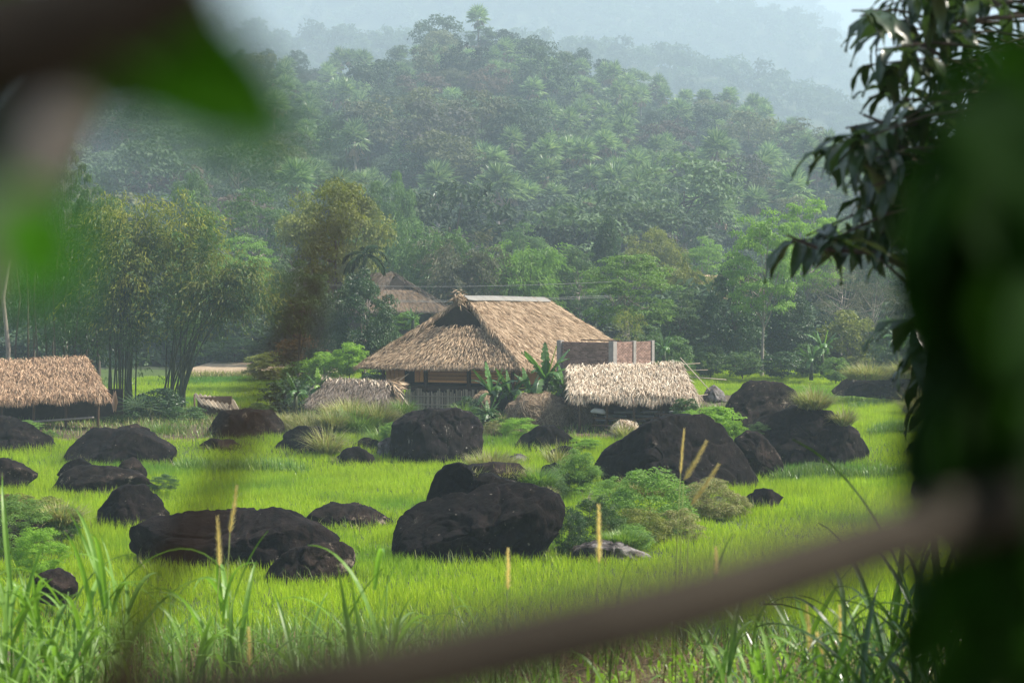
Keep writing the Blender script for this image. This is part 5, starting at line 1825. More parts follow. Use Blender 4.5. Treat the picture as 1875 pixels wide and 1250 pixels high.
# ---- tufts of grass on and between the boulders
def tuft(px, ybase, wpx, hpx, D, mt, label, n=260, seed=0, name='grass_tuft', group='grass tufts on the boulders', z=None, droop=1.6, flat=.35, cat='grass tuft'):
    rng = np.random.default_rng(seed + int(px))
    b = at(px, ybase, D)
    W, H = wpx * D / FPX, hpx * D / FPX
    a = rng.uniform(0, 2 * PI, n)
    r = np.sqrt(rng.uniform(0, 1, n)) * W * flat
    P = np.stack([np.cos(a) * r, np.sin(a) * r * .7, rng.uniform(-.1, .02, n)], 1)
    Dn = np.stack([np.cos(a) * (.2 + r / W * 2), np.sin(a) * (.2 + r / W * 2), np.ones(n)], 1) + rng.normal(0, .18, (n, 3))
    G = Geo().blades(P, Dn, H * rng.uniform(.8, 1.5, n), .018 + .012 * D / 60, rng.uniform(.4, 1, n) * droop, 4)
    o = link(name, G.mesh(name, M[mt]), None, tuple(b))
    return tag(o, label, cat, group)


TUFTS = [
    (575, 800, 90, 40, 70.5, 'grass_dry', 'shaggy pale grass behind the tufted dark boulder', 900),
    (640, 768, 120, 40, 73, 'grass_dry', 'tall weedy grass in front of the small thatched shelter', 1300),
    (735, 760, 60, 32, 74, 'grass', 'green grass under the slatted fence', 600),
    (900, 860, 110, 36, 55, 'grass_dry', 'bent pale grass between the pointed boulder and the tiny pale rock', 1200),
    (1050, 880, 90, 34, 54, 'grass', 'rank green grass left of the biggest slab', 900),
    (470, 790, 100, 26, 72, 'grass_dry', 'yellowing grass on the flat-topped brown boulder side', 700),
    (300, 800, 110, 30, 71.5, 'grass', 'pale green grass behind the broad black boulder', 900),
    (1180, 905, 120, 34, 53, 'grass_dry', 'pale straw at the foot of the biggest slab, left of the dry bush', 900),
    (600, 828, 60, 48, 65.5, 'grass_dry', 'spiky grey-green tuft on the right shoulder of the dark boulder', 500),
    (1490, 745, 70, 38, 64.0, 'grass_dry', 'large spiky tuft between the two big right boulders', 700),
    (1545, 775, 40, 34, 63.5, 'grass_dry', 'smaller dry tuft right of the large spiky tuft', 320),
    (1145, 800, 40, 30, 68.8, 'grass_dry', 'green tuft in front of the small pale hay heap', 260),
    (560, 785, 100, 34, 72, 'grass_dry', 'yellow-green long grass left of the small thatched shelter', 900),
    (520, 778, 60, 24, 73, 'grass_dry', 'short grass behind the flat brown boulder', 500),
    (650, 790, 110, 45, 71, 'grass', 'lush grass hanging over the dark rock below the shelter', 1100),
    (690, 770, 90, 35, 71.5, 'grass_dry', 'rounded grass hump left of the square black boulder', 900),
    (700, 815, 60, 40, 68, 'grass', 'arching green grass at the corner of the square boulder', 500),
    (610, 780, 60, 34, 70, 'grass_dry', 'grass clump above the tufted dark boulder', 500),
    (930, 880, 110, 32, 50.5, 'grass_dry', 'arching pale grass on the slab behind the central boulder', 1100),
    (985, 885, 80, 30, 50, 'grass', 'green grass hump right behind the central boulder', 700),
    (865, 885, 50, 30, 44, 'grass_dry', 'rusty grass on the pointed black boulder', 260),
    (1000, 905, 50, 16, 41.5, 'grass_dry', 'thin dry grass on top of the central boulder', 200),
    (1590, 692, 110, 30, 87, 'grass_dry', 'thick grass cap on the left part of the long dark boulder', 1300),
    (1665, 690, 90, 32, 87.5, 'grass_dry', 'thick grass cap on the right part of the long dark boulder', 1100),
    (1020, 845, 60, 40, 61, 'grass_dry', 'tan seed grass before the folded ridge boulder', 160),
    (850, 765, 60, 28, 74, 'grass', 'dark green grass before the slatted fence', 500),
    (1320, 765, 50, 30, 72, 'grass', 'dull grass between the pale shed and the smooth dark boulder', 450),
    (1140, 990, 130, 20, 41.5, 'grass', 'short mossy grass on the low pale rock', 1500),
    (1290, 940, 120, 34, 50, 'grass_dry', 'pale tangled grass under the dry bush', 900),
    (1500, 870, 60, 18, 61, 'grass', 'bluish grass patch at the foot of the large rounded boulder', 500),
    (110, 955, 90, 40, 42, 'grass_dry', 'dry grass trailing from the vine covered hump', 700),
    (1690, 760, 70, 50, 79, 'grass_dry', 'dry hanging grass on the shaded boulder at right', 700),
    (340, 790, 90, 22, 75, 'grass', 'pale green grass under the tiny shelter', 700),
]
for j, (px, yb, w, h, D, mt, lab, n) in enumerate(TUFTS):
    tuft(px, yb, w, h, D, mt, lab, n, j)


# ---- banana plants, each leaf a mesh of its own
def banana_leaf(L, W, droop, seed, az, el):
    rng = np.random.default_rng(seed)
    n = 18
    d = np.array([math.cos(el), 0, math.sin(el)])
    p = np.zeros(3)
    V = []
    tears = rng.uniform(0, 1, (2, n)) * (np.arange(n) % 2)
    for k in range(n):
        t = k / (n - 1)
        w = W / 2 * (math.sin(PI * min(1, t * .96 + .04)) ** .55) * (1 if k < n - 1 else .15)
        if k == 0:
            w = .03
        nn = np.array([-d[2], 0, d[0]])
        for s, ti in ((-1, 0), (1, 1)):
            sag = (.25 + .35 * droop * t)
            ww = w * (1 - .55 * tears[ti][k])
            V.append(p + np.array([0, s * ww, 0]) + nn * (.10 * W - sag * ww))
        V.append(p.copy())
        d = nrm(d + np.array([0, 0, -droop / n * (.5 + 1.3 * t)]))
        p = p + d * L / (n - 1)
    V = np.array(V)
    Q = []
    for k in range(n - 1):
        a, b = 3 * k, 3 * (k + 1)
        Q += [[a + 2, a, b, b + 2], [a + 1, a + 2, b + 2, b + 1]]
    G = Geo().add(V, Q)
    G.tube(np.array([V[3 * k + 2] for k in range(n)]) - np.array([0, 0, .012]), np.linspace(.028, .006, n), 4)
    return G


BL = [banana_leaf(1.0, .25, dr, i, 0, el).mesh('banana_leaf', M['banana']) for i, (dr, el) in enumerate(((.9, 1.2), (1.5, 1.1), (2.0, .9), (2.6, .7), (.4, 1.35)))]


def banana(px, ybase, hpx, D, label, nl=8, seed=0, fresh=0, group='banana plants'):
    rng = random.Random(seed)
    b = at(px, ybase, D)
    H = hpx * D / FPX
    rt = root('banana_plant', tuple(b), label, 'banana plant', group)
    part('pseudostem', Geo().tube([(0, 0, -.2), (.03, 0, H * .25), (.05, 0, H * .5)], [.13, .11, .07], 8), M['culm'], rt, True, world=False)
    for k in range(nl + 4):
        me = BL[k % 4] if k > 1 else BL[4]
        o = link('leaf', me, rt, (.04, 0, H * .45), (rng.uniform(-.2, .2), rng.uniform(-.15, .15), k * 2.4 + rng.uniform(-.3, .3)))
        s = H * .6 * rng.uniform(.8, 1.1)
        o.scale = (s, s * 1.15, s)
        if k < fresh:
            o.material_slots[0].link = 'OBJECT'
            o.material_slots[0].material = M['banana_fresh']
            o['label'] = 'fresh yellow-green upright leaf'
    return rt


banana(900, 775, 108, 75, 'banana plant with upright leaves, left one before the main house corner', 10, 1)
banana(935, 772, 100, 75.6, 'banana plant in the middle of the clump before the main roof', 9, 2)
banana(998, 755, 120, 75.2, 'tallest banana plant, before the right slope of the main roof', 10, 3, 1)
banana(1035, 755, 85, 75.4, 'banana plant with a broad leaf reaching over the pale shed', 8, 4)
banana(893, 790, 60, 73.5, 'low banana sucker under the clump', 7, 5)
banana(970, 760, 84, 76, 'small banana plant between the two tall ones', 8, 12)
banana(540, 760, 78, 77, 'dark banana plant left of the small thatched shelter', 9, 6)
banana(583, 750, 78, 75.6, 'banana plant with a glowing fresh leaf by the small shelter', 5, 7, 3)
banana(520, 750, 60, 79, 'small banana plant at the edge of the green plot', 7, 8)
banana(1642, 670, 90, 108, 'distant banana plant with a bright leaf by the right thicket', 8, 9, 2)
banana(1505, 680, 80, 106, 'distant banana plant under the grey bare tree', 8, 10, 1)
banana(1485, 690, 60, 105, 'short distant banana plant beside the small far rock', 6, 11)
banana(755, 608, 46, 104, 'banana plant at the wall of the grey thatched house', 6, 13)
banana(1215, 670, 60, 96, 'small broad-leaved plant right behind the brick walls', 7, 14)


# fan shrubs by the left shed
def fan_shrub(px, ybase, hpx, D, label, seed):
    rng = np.random.default_rng(seed)
    b = at(px, ybase, D)
    H = hpx * D / FPX
    rt = root('fan_leaf_plant', tuple(b), label, 'plant')
    for k in range(9):
        az, el = k * 2.4, rng.uniform(.1, 1.2)
        d = np.array([math.cos(az) * math.cos(el), math.sin(az) * math.cos(el), math.sin(el)])
        hub = d * H * .5 + np.array([0, 0, .1])
        side = nrm(np.cross(d, [0, 0, 1.0]))
        a = np.linspace(-1.5, 1.5, 13)
        G = Geo().leaves(np.repeat(hub[None], 13, 0), d * np.cos(a)[:, None] + side * np.sin(a)[:, None] + np.array([0, 0, -.2]), np.cross(side, d) + 0 * a[:, None], H * .5, .05, 0, .15)
        G.tube([(0, 0, 0), hub], [.015, .01], 4)
        part('leaf', G, M['palm_dark'], rt, world=False)


fan_shrub(262, 790, 90, 76, 'dark fan-leaved plant at the foot of the bamboo', 1)
fan_shrub(215, 800, 60, 75, 'smaller fan-leaved plant beside the left shed', 2)
o = link('dry_leaf_sheath', Geo().leaves(np.array([[0, 0, 0.0], [.1, 0, 0]]), np.array([[.1, 0, 1.0], [-.1, 0, 1]]), np.array([[.3, -1, 0.0], [-.2, -1, 0]]), 1.0, .3, .1).mesh('dry_leaf_sheath', M['palm_dead']), None, tuple(at(208, 755, 75.5)))
tag(o, 'orange-brown dry palm sheath right of the left shed', 'dry leaf')

# bare soil plot and its bank behind the tiny shelter
G = Geo()
a0 = [at(px, 700, 104) for px in (270, 350, 430, 520, 580)]
xs = np.linspace(at(255, 700, 100).x, at(600, 700, 100).x, 26)
ysl = np.linspace(112.5, 133, 14)
XX, YY = np.meshgrid(xs, ysl)
ZZ = gz(XX, YY) + .10 + .35 * np.clip((YY - 113) / 2.0, 0, 1) * np.clip((133 - YY) / 2, 0, 1)
idx = np.arange(XX.size).reshape(XX.shape)
Q = np.stack([idx[:-1, :-1], idx[:-1, 1:], idx[1:, 1:], idx[1:, :-1]], -1).reshape(-1, 4)
o = link('bare_soil', mesh_np('bare_soil', np.stack([XX, YY, ZZ], -1).reshape(-1, 3), [Q], M['soil_pale'], True))
tag(o, kind='structure')
rng = np.random.default_rng(5)
n = 2600
X = rng.uniform(xs[0], xs[-1], n)
Y = rng.normal(112.5, .5, n)
P = np.stack([X, Y, gz(X, Y) + .05], 1)
o = link('bank_grass', Geo().blades(P, tilt_blades(rng, n, .5), rng.uniform(.3, .6, n), .06, 1.0, 3).mesh('bank_grass', M['grass_dry']))
tag(o, 'dry olive grass along the bank below the bare soil plot', 'grass', kind='stuff')


# field edge weeds and low growth over the platform
def strewn(name, n, xr, yr, mat, label, hh, w, seed, cond=None, dr=1.0):
    rng = np.random.default_rng(seed)
    X = rng.uniform(*xr, n)
    Y = rng.uniform(*yr, n)
    if cond is not None:
        k = cond(X, Y)
        X, Y = X[k], Y[k]
    n = len(X)
    P = np.stack([X, Y, gz(X, Y) - .02], 1)
    o = link(name, Geo().blades(P, tilt_blades(rng, n, .7), rng.uniform(hh * .5, hh * 1.2, n), w, dr, 3).mesh(name, M[mat]))
    tag(o, label, 'grass', kind='stuff')


strewn('yard_grass', 26000, (-30, 10), (67.5, 98), 'grass', 'rough green grass around the sheds and the main house', .3, .04, 1, lambda X, Y: (Y > 69) | (np.abs(X + 3) < 10))
strewn('yard_weeds', 9000, (-30, 10), (68.5, 90), 'grass_dry', 'dry weeds scattered around the sheds', .35, .04, 2)
strewn('field_edge_grass', 16000, (-10, 45), (117, 128), 'grass', 'tall grass along the far edge of the right field', .8, .09, 3)
strewn('valley_grass', 16000, (-45, 10), (96, 128), 'grass', 'mown-looking green plots behind the bamboo', .3, .07, 4, lambda X, Y: Y < 112)

rngb = np.random.default_rng(66)
for lab, pl in (('grassy bund curving behind the large rounded right boulder', [(1560, 752), (1640, 742), (1720, 750), (1800, 745)]),
                ('dark grassy step in the rice right of the grass-capped boulders', [(1500, 735), (1560, 738), (1640, 722), (1720, 730)]),
                ('grassy bund between plots at the right, level with the farther hidden boulder', [(1600, 800), (1640, 790), (1700, 795), (1790, 782)]),
                ('low bluish grass strip across the right field below the rounded boulder', [(1420, 885), (1500, 873), (1600, 880), (1700, 868), (1800, 872)]),
                ('thin bund with taller grass in the middle of the left field', [(330, 860), (400, 868), (480, 862), (560, 872)])):
    P3 = [on_ground(x, y) for x, y in pl]
    t = rngb.uniform(0, len(P3) - 1.001, 2600)
    i0 = t.astype(int)
    A3 = np.array([tuple(p) for p in P3])
    P = A3[i0] + (A3[i0 + 1] - A3[i0]) * (t - i0)[:, None]
    P[:, 1] += rngb.normal(0, .35, len(P))
    P[:, 0] += rngb.normal(0, .15, len(P))
    P[:, 2] = gz(P[:, 0], P[:, 1])
    o = link('bund_grass', Geo().blades(P, tilt_blades(rngb, len(P), .7), rngb.uniform(.35, .72, len(P)), .035, 1.3, 3).mesh('bund_grass', M['grass']))
    tag(o, lab, 'grass', kind='stuff')

# ------------------------------------------------------------------ foreground bank
rng = np.random.default_rng(31)


def bank_stuff(name, n, mat, label, hh, w, seed, yr=(8.2, 14.5), lay=0.0, dr=1.3, xs=(-3.2, 3.2), cat='grass'):
    rng = np.random.default_rng(seed)
    X = rng.uniform(*xs, n) * 1.0
    Y = rng.uniform(*yr, n)
    P = np.stack([X, Y, gz(X, Y) - .01 + rng.uniform(0, .06, n)], 1)
    D0 = tilt_blades(rng, n, .9)
    D0[:, 2] *= (1 - lay)
    o = link(name, Geo().blades(P, D0, rng.uniform(hh * .5, hh * 1.3, n), w, dr, 4).mesh(name, M[mat]))
    tag(o, label, cat, kind='stuff')


bank_stuff('leaf_litter', 15000, 'straw_litter', 'brown litter of dead stalks covering the near bank', .20, .011, 1, lay=.92, dr=.3, cat='litter')
bank_stuff('short_grass', 5000, 'grass_dry', 'short yellowing grass on the near bank', .13, .006, 2)
bank_stuff('broad_weeds', 1500, 'lf_fresh', 'small yellow-green weeds growing through the litter', .12, .026, 4, dr=1.8, xs=(.4, 3.0))
bank_stuff('long_stalks', 700, 'grass_dry', 'long dry stalks lying over the near bank', .55, .006, 5, lay=.8, dr=.5)
bank_stuff('bank_grass', 5200, 'cane', 'long arching green grass growing over the near bank', .34, .010, 6, dr=1.7, xs=(-3.2, .3))
bank_stuff('shaded_grass', 900, 'cane_shade', 'dark arching grass at the right of the near bank', .34, .014, 7, dr=1.7, xs=(1.2, 3.2))
bank_stuff('green_sprouts', 1300, 'grass', 'green sprouts among the litter of the near bank', .14, .010, 3)

CANE = []
for i, (Lc, dr) in enumerate(((.9, 1.6), (.8, 2.2), (1.0, 1.1), (.6, 2.6), (.7, .6))):
    G = Geo()
    n = 12
    d = np.array([.45, 0, 1.0])
    d = nrm(d)
    p = np.zeros(3)
    V = []
    for k in range(n):
        t = k / (n - 1)
        w = .5 * (.25 + .75 * math.sin(PI * min(1, t * .9 + .12)) ** .7) * (1 - t ** 4)
        nn = np.array([-d[2], 0, d[0]])
        V += [p + np.array([0, -w, 0]) * .032 + nn * .006, p.copy(), p + np.array([0, w, 0]) * .032 + nn * .006]
        d = nrm(d + np.array([.12, 0, -1.0]) * dr / n * (.35 + 1.5 * t))
        p = p + d * Lc / (n - 1)
    Q = []
    for k in range(n - 1):
        a_, b_ = 3 * k, 3 * k + 3
        Q += [[a_, a_ + 1, b_ + 1, b_], [a_ + 1, a_ + 2, b_ + 2, b_ + 1]]
    CANE.append(G.add(V, Q).mesh('cane_leaf', M['cane']))
# seed head: bristly cylinder
SPK = []
for s in range(3):
    rngs = np.random.default_rng(s)
    G = Geo()
    bend = (.035, .09, .16)[s]
    pts = np.array([[bend * t * t, 0, t] for t in np.linspace(0, 1, 9)])
    G.tube(pts, [.012] + [.020, .020, .019, .017, .015, .012, .008] + [.002], 6)
    n = 620
    t = rngs.uniform(0, 1, n)
    az = rngs.uniform(0, 2 * PI, n)
    rad = np.stack([np.cos(az), np.sin(az), np.zeros(n)], 1)
    P = np.stack([bend * t * t, 0 * t, t], 1) + rad * .012
    G.leaves(P, rad * .75 + np.array([0, 0, .85]), rngs.normal(0, 1, (n, 3)), rngs.uniform(.07, .20, n) * (1.08 - .62 * t ** 2), .006, 0, 0)
    SPK.append(G.mesh('seed_head', M['spike']))


def cane(px, ytop, D, nl, label, seed, s=1.0, mat=None, stems=True, group='tall grass plants of the near bank', spread=.05):
    rng = random.Random(seed)
    tp = at(px, ytop, D)
    zb = g(tp.x, D)
    H = max(.25, tp.z - zb)
    rt = root('cane_grass', (tp.x, D, zb), label, 'grass plant', group)
    lx, ly = rng.uniform(-.06, .06), rng.uniform(-.04, .04)
    if stems:
        part('stem', Geo().tube([(0, 0, -.05), (lx * .5, ly * .5, H * .4), (lx, ly, H * .75)], [.007, .006, .003], 6), M['cane'], rt, True, world=False)
    for k in range(nl):
        t = rng.uniform(.08, .72) if stems else rng.uniform(0, .1)
        me = CANE[rng.randrange(5)]
        o = link('leaf', me, rt, (lx * t + rng.uniform(-spread, spread), ly * t + rng.uniform(-spread, spread), H * t), (rng.uniform(-.2, .2), rng.uniform(-.35, .25), rng.uniform(0, 6.28)))
        sc = s * rng.uniform(.45, .95) * min(1.1, H * .9)
        o.scale = (sc, sc * .9 / max(.5, min(1, sc)), sc)
        if mat:
            o.material_slots[0].link = 'OBJECT'
            o.material_slots[0].material = M[mat]
    return rt


tl = at(632, 1250, 6.6)
rt = root('cane_grass', (tl.x + .02, 6.6, g(tl.x, 6.6)), 'single broad upright grass leaf left of the central boulder, nearest the lens', 'grass plant')
zb_ = g(tl.x, 6.6)
t0p, t1p = at(650, 1240, 6.6), at(618, 1030, 6.6)
for dx_, ph in ((0, 0), (.03, 1)):
    pts_ = [Vector((tl.x, 6.6, zb_)).lerp(t0p, .5), t0p, t0p.lerp(t1p, .5) + V3(.004, 0, 0), t1p]
    G = Geo()
    W_ = (.012, .022, .018, .001)
    Vv = []
    for q_, w_ in zip(pts_, W_):
        Vv += [(q_.x - w_ / 1.6 + dx_ * 1.6, q_.y + dx_, q_.z - ph * .06), (q_.x + dx_ * 1.6, q_.y + dx_ - .004, q_.z - ph * .06), (q_.x + w_ / 1.6 + dx_ * 1.6, q_.y + dx_, q_.z - ph * .06)]
    Qv = []
    for k_ in range(3):
        Qv += [[3 * k_, 3 * k_ + 1, 3 * k_ + 4, 3 * k_ + 3], [3 * k_ + 1, 3 * k_ + 2, 3 * k_ + 5, 3 * k_ + 4]]
    part('leaf', G.add(Vv, Qv), M['cane'], rt, True)
sd = 100
for (px, yt, D, nl, lab) in (
        (20, 985, 8.6, 12, 'tall cane grass at the left edge, nearest the corner'),
        (60, 1020, 9.2, 12, 'dense cane grass clump beside the yellow-green bush'),
        (105, 1000, 9.0, 12, 'cane grass clump right of the left corner'),
        (150, 1030, 8.5, 10, 'cane grass with arching pale leaves at lower left'),
        (185, 965, 8.6, 11, 'cane grass reaching in front of the rice at lower left'),
        (40, 1090, 7.8, 12, 'low cane grass in the lower left corner'),
        (110, 1110, 7.8, 11, 'low cane grass right of the lower left corner'),
        (235, 1010, 9.0, 7, 'thin cane grass at the left end of the wide boulder'),
        (320, 1000, 9.2, 7, 'cane grass before the wide flat boulder, left one'),
        (365, 1035, 8.8, 6, 'cane grass with stiff upright leaves before the wide flat boulder'),
        (410, 995, 9.0, 8, 'cane grass below the two grass spikes'),
        (435, 1060, 8.6, 7, 'shorter cane grass under the two grass spikes'),
        (560, 1060, 8.8, 8, 'arching cane grass before the cracked boulder'),
        (640, 1000, 8.4, 6, 'cane grass with one thick upright leaf left of the central boulder'),
        (693, 950, 8.6, 10, 'tallest cane grass overlapping the central boulder'),
        (700, 1060, 8.2, 8, 'cane grass with long leaves under the central boulder'),
        (745, 1110, 8.4, 5, 'small cane grass right of the tallest one'),
        (905, 1040, 9.5, 3, 'thin grass blades under the central boulder'),
        (1110, 1030, 9.0, 5, 'cane grass half behind the blurred branch'),
        (1290, 1020, 9.2, 4, 'thin cane grass crossing the blurred branch'),
        (1400, 1100, 8.6, 11, 'shaded cane grass under the blurred branch, left one'),
        (1470, 1095, 8.4, 13, 'shaded cane grass under the blurred branch, middle one'),
        (1560, 1060, 8.0, 15, 'shaded cane grass under the blurred branch, right one'),
        (1620, 1020, 7.6, 18, 'dark cane grass before the near leaves'),
        (1670, 1000, 7.2, 20, 'tall dark cane grass at lower right'),
        (1730, 1010, 7.0, 20, 'dark cane grass in front of the near leaves'),
        (1790, 1040, 7.0, 18, 'dark cane grass near the lower right corner'),
        (1850, 1070, 7.2, 12, 'dark cane grass in the lower right corner'),
        (1330, 1150, 7.8, 14, 'low cane grass at the bottom of the photo, right of centre'),
        (1420, 1165, 7.6, 16, 'low broad-leaved grass at the bottom right of centre'),
        (1520, 1160, 7.3, 18, 'broad-leaved grass at the bottom beneath the two spikes'),
        (1600, 1150, 7.0, 18, 'broad-leaved grass at the bottom beside the dark cane'),
        (1260, 1170, 7.8, 12, 'short grass at the bottom under the blurred branch'),
        (5, 1050, 8.4, 14, 'cane grass cut by the left edge of the photo'),
        (85, 1060, 8.6, 14, 'thick cane grass in the middle of the left corner clump'),
        (135, 1075, 8.3, 13, 'thick cane grass at the right side of the left corner clump'),
        (30, 1140, 7.6, 13, 'lowest cane grass in the lower left corner'),
        (165, 1130, 7.8, 11, 'low cane grass with pale tips near the lower left corner'),
        (240, 1120, 8.2, 8, 'low grass at the bottom right of the left clump'),
        (330, 1130, 8.4, 7, 'low grass at the bottom below the wide boulder'),
        (480, 1130, 8.4, 6, 'low grass at the bottom left of centre'),
        (600, 1140, 8.4, 6, 'low grass at the bottom under the arching cane'),
        (840, 1150, 8.6, 4, 'short grass at the bottom centre')):
    sd += 1
    cane(px, yt, D, nl, lab, sd, 1.25 if px > 1240 and D < 8.7 else 1.0, 'cane_shade' if px > 1540 else None)


x0_ = lambda v: (v * 1.7) % 6.28 if v not in (1252, 1264) else 0.0


def spike(px0, y0, px1, y1, D, label, v=0, w=1.0):
    """a bristly seed head on a stem: from (px0,y0) base of the head to its tip"""
    a_, b_ = at(px0, y0, D), at(px1, y1, D + .02)
    L = (b_ - a_).length
    zb = g(a_.x, D)
    rt = root('spike_grass', (a_.x - .05, D, zb), label, 'grass spike', 'bristly grass spikes of the near bank')
    part('stem', Geo().tube([(a_.x - .05, D, zb), (a_.x - .03, D, (zb + a_.z) / 2), tuple(a_)], [.004, .003, .0022], 5), M['grass_dry'], rt, True)
    q = (b_ - a_).to_track_quat('Z', 'X')
    o = link('seed_head', SPK[v], rt, a_ - rt.location)
    o.rotation_euler = q.to_euler()
    o.scale = (.235 * w, .235 * w, L)
    o.rotation_euler.rotate_axis('Z', x0_(px0))


for i, (x0, y0, x1, y1, D, lab, v) in enumerate((
        (421, 975, 436, 890, 9.2, 'upper golden grass spike before the wide boulder, tilted right', 0),
        (402, 1037, 400, 945, 8.8, 'lower upright golden grass spike before the wide boulder', 0),
        (457, 1218, 457, 1148, 8.6, 'faint blurred grass spike near the bottom left of centre', 0),
        (930, 1078, 932, 1004, 9.0, 'grass spike at the foot of the central boulder', 0),
        (1097, 1030, 1097, 925, 8.4, 'tall golden grass spike right of the central boulder', 0),
        (1252, 878, 1298, 810, 9.0, 'arched pale spike over the biggest slab, upper one', 1),
        (1264, 925, 1320, 853, 9.0, 'arched pale spike over the dry bush, lower one', 1),
        (1246, 866, 1252, 786, 9.6, 'thin brown spike standing before the biggest slab', 0),
        (1311, 1052, 1312, 1000, 8.6, 'grass spike just above the blurred branch', 0),
        (1483, 1195, 1478, 1105, 8.2, 'left one of the two upright spikes under the blurred branch', 0),
        (1506, 1200, 1498, 1156, 8.2, 'shortest spike between the two upright ones', 0),
        (1541, 1193, 1536, 1108, 8.2, 'right one of the two upright spikes under the blurred branch', 0),
        (1718, 1115, 1738, 1050, 8.0, 'shaded leaning spike among the dark cane', 0))):
    spike(x0, y0, x1, y1, D, lab, v, .72 if i != 7 else .4)


# ------------------------------------------------------------------ glossy-leaved tree at the right
def glossy_leaf(L, W, dr, seed):
    n = 8
    d = nrm(np.array([.8, 0, .25]))
    p = np.zeros(3)
    V = []
    for k in range(n):
        t = k / (n - 1)
        w = W / 2 * math.sin(PI * min(1, t ** .85 * .97 + .03)) ** .8
        nn = np.array([-d[2], 0, d[0]])
        wav = .006 * math.sin(t * 14 + seed)
        V += [p + np.array([0, -w, 0]) + nn * (w * .35 + wav), p.copy(), p + np.array([0, w, 0]) + nn * (w * .35 - wav)]
        d = nrm(d + np.array([.1, 0, -1.0]) * dr / n)
        p = p + d * L / (n - 1)
    Q = []
    for k in range(n - 1):
        a_, b_ = 3 * k, 3 * k + 3
        Q += [[a_, a_ + 1, b_ + 1, b_], [a_ + 1, a_ + 2, b_ + 2, b_ + 1]]
    return np.array(V), np.array(Q)


GLV = [glossy_leaf(.19, .052, d, s) for s, d in enumerate((1.6, 2.2, 2.8, 1.2))]
GLM = [Geo().add(V, Q).mesh('leaf', M['mango'], True) for V, Q in GLV]
NLM = [Geo().add(V, Q).mesh('leaf', M['near_leaf'], True) for V, Q in GLV]

DT = 5.4
mt_root = root('glossy_leaved_tree', (2.9, 5.2, g(2.9, 5.2)), 'dark tree with long glossy drooping leaves filling the right side', 'tree')
tb = V3(2.9, 5.2, g(2.9, 5.2))
part('trunk', Geo().tube([tb - V3(0, 0, .2), tb + V3(-.05, 0, 1.2), tb + V3(.05, .1, 2.4), tb + V3(.1, 0, 4.0), tb + V3(0, -.2, 5.5)], [.2, .17, .14, .1, .05], 9), M['bark'], mt_root, True)
edge_y = [-40, 0, 60, 120, 170, 230, 280, 330, 380, 430, 470, 520, 600, 680, 740, 780]
edge_x = [1600, 1585, 1590, 1620, 1600, 1560, 1525, 1530, 1560, 1520, 1560, 1650, 1690, 1690, 1705, 1760]
rg = random.Random(12)
tips = []
for (x, y) in ((1575, 30), (1605, 92), (1640, 40), (1585, 120), (1548, 235), (1525, 250), (1500, 280), (1590, 180), (1560, 300), (1600, 240), (1450, 440), (1475, 432), (1500, 448), (1530, 452), (1565, 440), (1600, 420), (1570, 360), (1600, 340), (1640, 300), (1620, 380), (1650, 180), (1660, 110), (1690, 60), (1745, 30), (1690, 620), (1705, 660), (1700, 560), (1700, 700), (1668, 600), (1682, 642), (1662, 676), (1702, 690), (1655, 590), (1722, 622), (1692, 722), (1702, 752), (1726, 562), (1740, 650), (1730, 700), (1560, 20), (1590, 60)):
    tips.append((x, y))
while len(tips) < 120:
    y = rg.uniform(-40, 770)
    x0 = np.interp(y, edge_y, edge_x)
    x = x0 + 30 + rg.random() ** 1.3 * 220
    if 480 < y < 600 and rg.random() < .6:
        continue
    tips.append((x, y))
leafn = 0
Lrest, Brest = Geo(), Geo()
for ti, (x, y) in enumerate(tips):
    D = DT + rg.uniform(-.45, .5)
    p = at(x, y, D)
    # twig back towards the trunk
    q = p + V3(rg.uniform(.25, .5), rg.uniform(-.1, .2), rg.uniform(-.1, .18))
    q2 = q + V3(rg.uniform(.3, .5), rg.uniform(-.1, .2), rg.uniform(-.15, .1))
    Brest.tube([tuple(p), tuple(p.lerp(q, .5) + V3(0, 0, .02)), tuple(q), tuple(q2)], [.003, .004, .006, .009], 5)
    nleaf = rg.randint(6, 9)
    for k in range(nleaf):
        vi = rg.randrange(4)
        s = rg.uniform(.55, 1.05)
        rz = rg.uniform(0, 2 * PI)
        pos = p + (q - p) * rg.uniform(0, .35)
        if leafn < 296 and x < 1720:
            o = link('leaf', GLM[vi], mt_root, pos - mt_root.location, (rg.uniform(-.4, .4), rg.uniform(-.1, .6), rz), (s, s, s))
            leafn += 1
        else:
            V, Q = GLV[vi]
            Rm = np.array(Matrix.Rotation(rz, 3, 'Z') @ Matrix.Rotation(rg.uniform(-.1, .6), 3, 'Y'))
            Lrest.add((V * s) @ Rm.T + np.array(tuple(pos)), Q)
part('twigs', Brest, M['bark'], mt_root, True, kind='stuff')
for pts, r0 in (([(1440, 430), (1500, 455), (1600, 462), (1680, 500), (1800, 545), (1950, 590)], .010), ([(1600, 462), (1650, 510), (1700, 570), (1720, 640)], .007),
                ([(1580, 210), (1680, 250), (1800, 280), (1980, 300)], .011), ([(1640, 60), (1760, 120), (1900, 160), (2050, 250)], .012)):
    part('branch', Geo().tube([at(x, y, DT) for x, y in pts], np.linspace(r0 * .4, r0 * 1.6, len(pts)), 7), M['bark'], mt_root, True)
